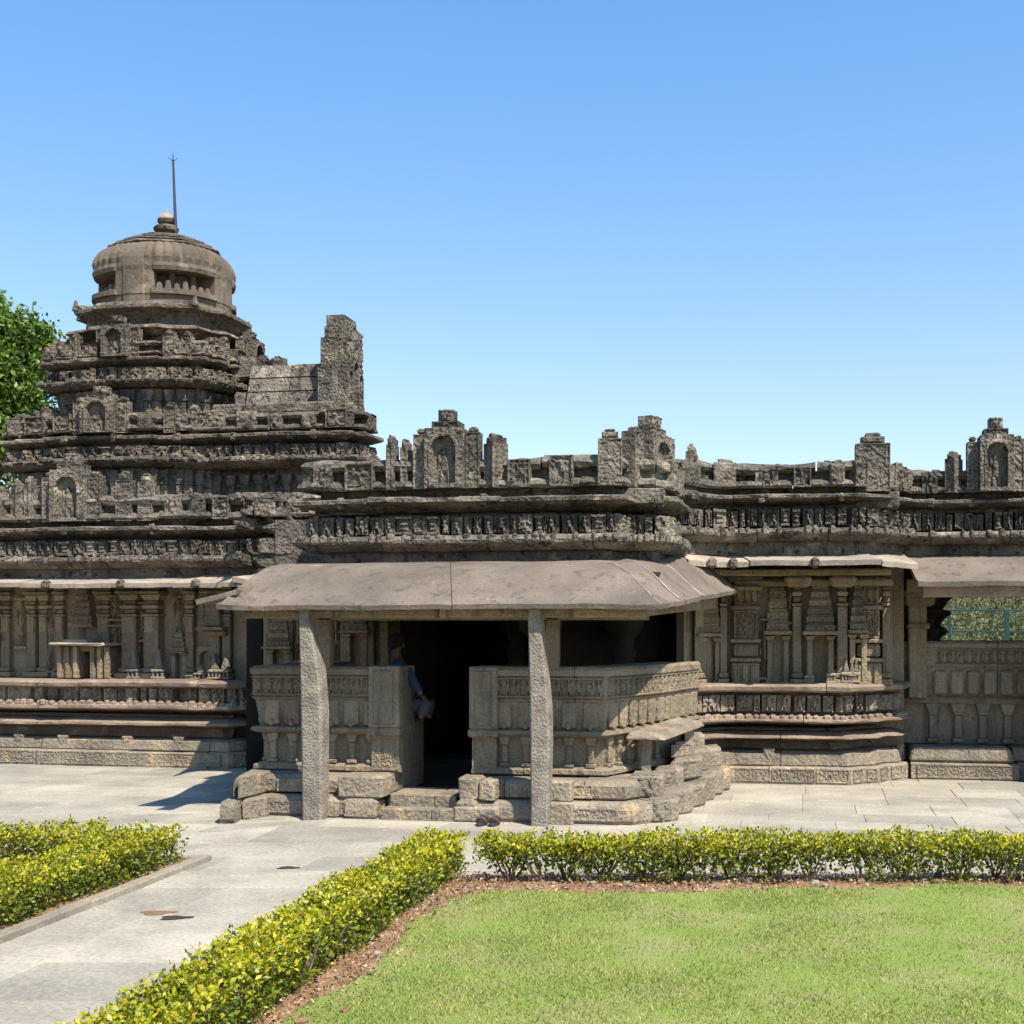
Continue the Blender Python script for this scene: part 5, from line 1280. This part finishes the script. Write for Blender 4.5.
#hv = [(-4.425, 12.965, 1.79, .10), (-4.44, 12.97, 1.72, .095), (-4.41, 12.96, 1.83, .08)]
hb = MB(); L = []
for i in range(9):
    ph = math.pi*i/8
    for q in range(14): L.append((-4.37+.088*math.sin(ph)*math.cos(q*math.pi/7), 12.97+.098*math.sin(ph)*math.sin(q*math.pi/7), 1.765+.105*math.cos(ph)))
hb.add(L, [(i*14+q, (i+1)*14+q, (i+1)*14+(q+1) % 14, i*14+(q+1) % 14) for i in range(8) for q in range(14)])
hb.build('hair', M['hair'], PS, smooth=True)
fm = MB()
for i, (dx, ln) in enumerate(((-.022, .055), (-.008, .065), (.007, .062), (.021, .05))):
    fm.tube([(-4.00+dx*.4, 12.70+dx, 1.20), (-3.975+dx*.3, 12.69+dx, 1.19), (-3.96+dx*.3, 12.685+dx, 1.185-ln*.6)], [.009, .0085, .007], 8)
fm.tube([(-4.005, 12.68, 1.205), (-3.985, 12.66, 1.195), (-3.97, 12.65, 1.175)], [.010, .009, .007], 8)
fm.box(-4.285, -4.265, 12.93, 12.955, 1.71, 1.75, ch=.005)   # nose and ears
fm.build('hand_and_nose', M['skin'], bd, smooth=True)
for i, (px, lb) in enumerate(((481, 'left one of the pair of brown sandals by the step stone'), (493.5, 'right one of the pair of brown sandals by the step stone'))):
    D = H*F/(822-VY)-.12; x = wx(px, D)
    s_ = empty('sandal', (x, D, .005), lb, 'sandal', 'pair of brown sandals'); m = MB(); n = 20; L = []
    for z in (.004, .028):
        for q in range(n):
            t = 2*math.pi*q/n; L.append((x+math.cos(t)*(.048+.008*math.sin(t)), D+.03+math.sin(t)*.125, z+.012*(math.sin(t) > 0)))
    m.add(L, [(q, (q+1) % n, n+(q+1) % n, n+q) for q in range(n)]+[tuple(range(n, 2*n)), tuple(range(n-1, -1, -1))]); m.build('sole', M['sole'], s_)
    for yy in (-.045, .0, .09):
        m = MB(); m.tube([(x-.048, D+.03+yy, .03), (x-.035, D+.03+yy, .06), (x, D+.03+yy, .075), (x+.035, D+.03+yy, .06), (x+.048, D+.03+yy, .03)], [.010, .012, .013, .012, .010], 8); m.build('strap', M['leather'], s_)

# ================================================================== CAMERA, LIGHT
cam = bpy.data.cameras.new('camera'); co = bpy.data.objects.new('camera', cam); COL.objects.link(co); S.camera = co
co.location = (0, 0, H); co.rotation_euler = (math.pi/2, 0, YAW)
cam.sensor_width = 36; cam.lens = FC/1024*36; cam.shift_y = (VY-512)/1024
cam.clip_end = 4000; cam.clip_start = .05
pa = wpt((-5.6, 11.68, 0)); pb = wpt((-6.75, 12.73, 0)); sd = Vector((pa[0]-pb[0], pa[1]-pb[1], 2.13)).normalized()
sl = bpy.data.lights.new('sun', 'SUN'); sl.energy = 5.0; sl.angle = math.radians(.5); sl.color = (1, .925, .79)
so = bpy.data.objects.new('sun', sl); COL.objects.link(so); so.rotation_euler = (-sd).to_track_quat('-Z', 'Y').to_euler(); so.location = (8, -8, 14)
w = bpy.data.worlds.new('World'); S.world = w; w.use_nodes = True; nt = w.node_tree
bg = nt.nodes['Background']; sk = nt.nodes.new('ShaderNodeTexSky'); sk.sky_type = 'NISHITA'; sk.sun_disc = False
sk.sun_elevation = math.asin(sd.z); sk.sun_rotation = math.atan2(sd.x, sd.y); sk.altitude = 800; sk.air_density = 1.0; sk.dust_density = 1.0; sk.ozone_density = 1.6
tn = nt.nodes.new('ShaderNodeMix'); tn.data_type = 'RGBA'; tn.blend_type = 'MULTIPLY'; tn.inputs[0].default_value = 1; 
gt = nt.nodes.new('ShaderNodeTexCoord'); sx = nt.nodes.new('ShaderNodeSeparateXYZ'); nt.links.new(gt.outputs['Generated'], sx.inputs[0])
nt.links.new(ramp(nt, sx.outputs[2], [(0, (1.15, 1.0, .98)), (.2, (1.12, 1.16, 1.18)), (.55, (.80, 1.34, 1.62))]), tn.inputs[7])
nt.links.new(sk.outputs[0], tn.inputs[6]); nt.links.new(tn.outputs[2], bg.inputs[0]); bg.inputs[1].default_value = .112
S.view_settings.view_transform = 'Standard'; S.view_settings.look = 'None'; S.view_settings.exposure = .75; S.view_settings.gamma = 1
S.render.resolution_x = 1024; S.render.resolution_y = 1024
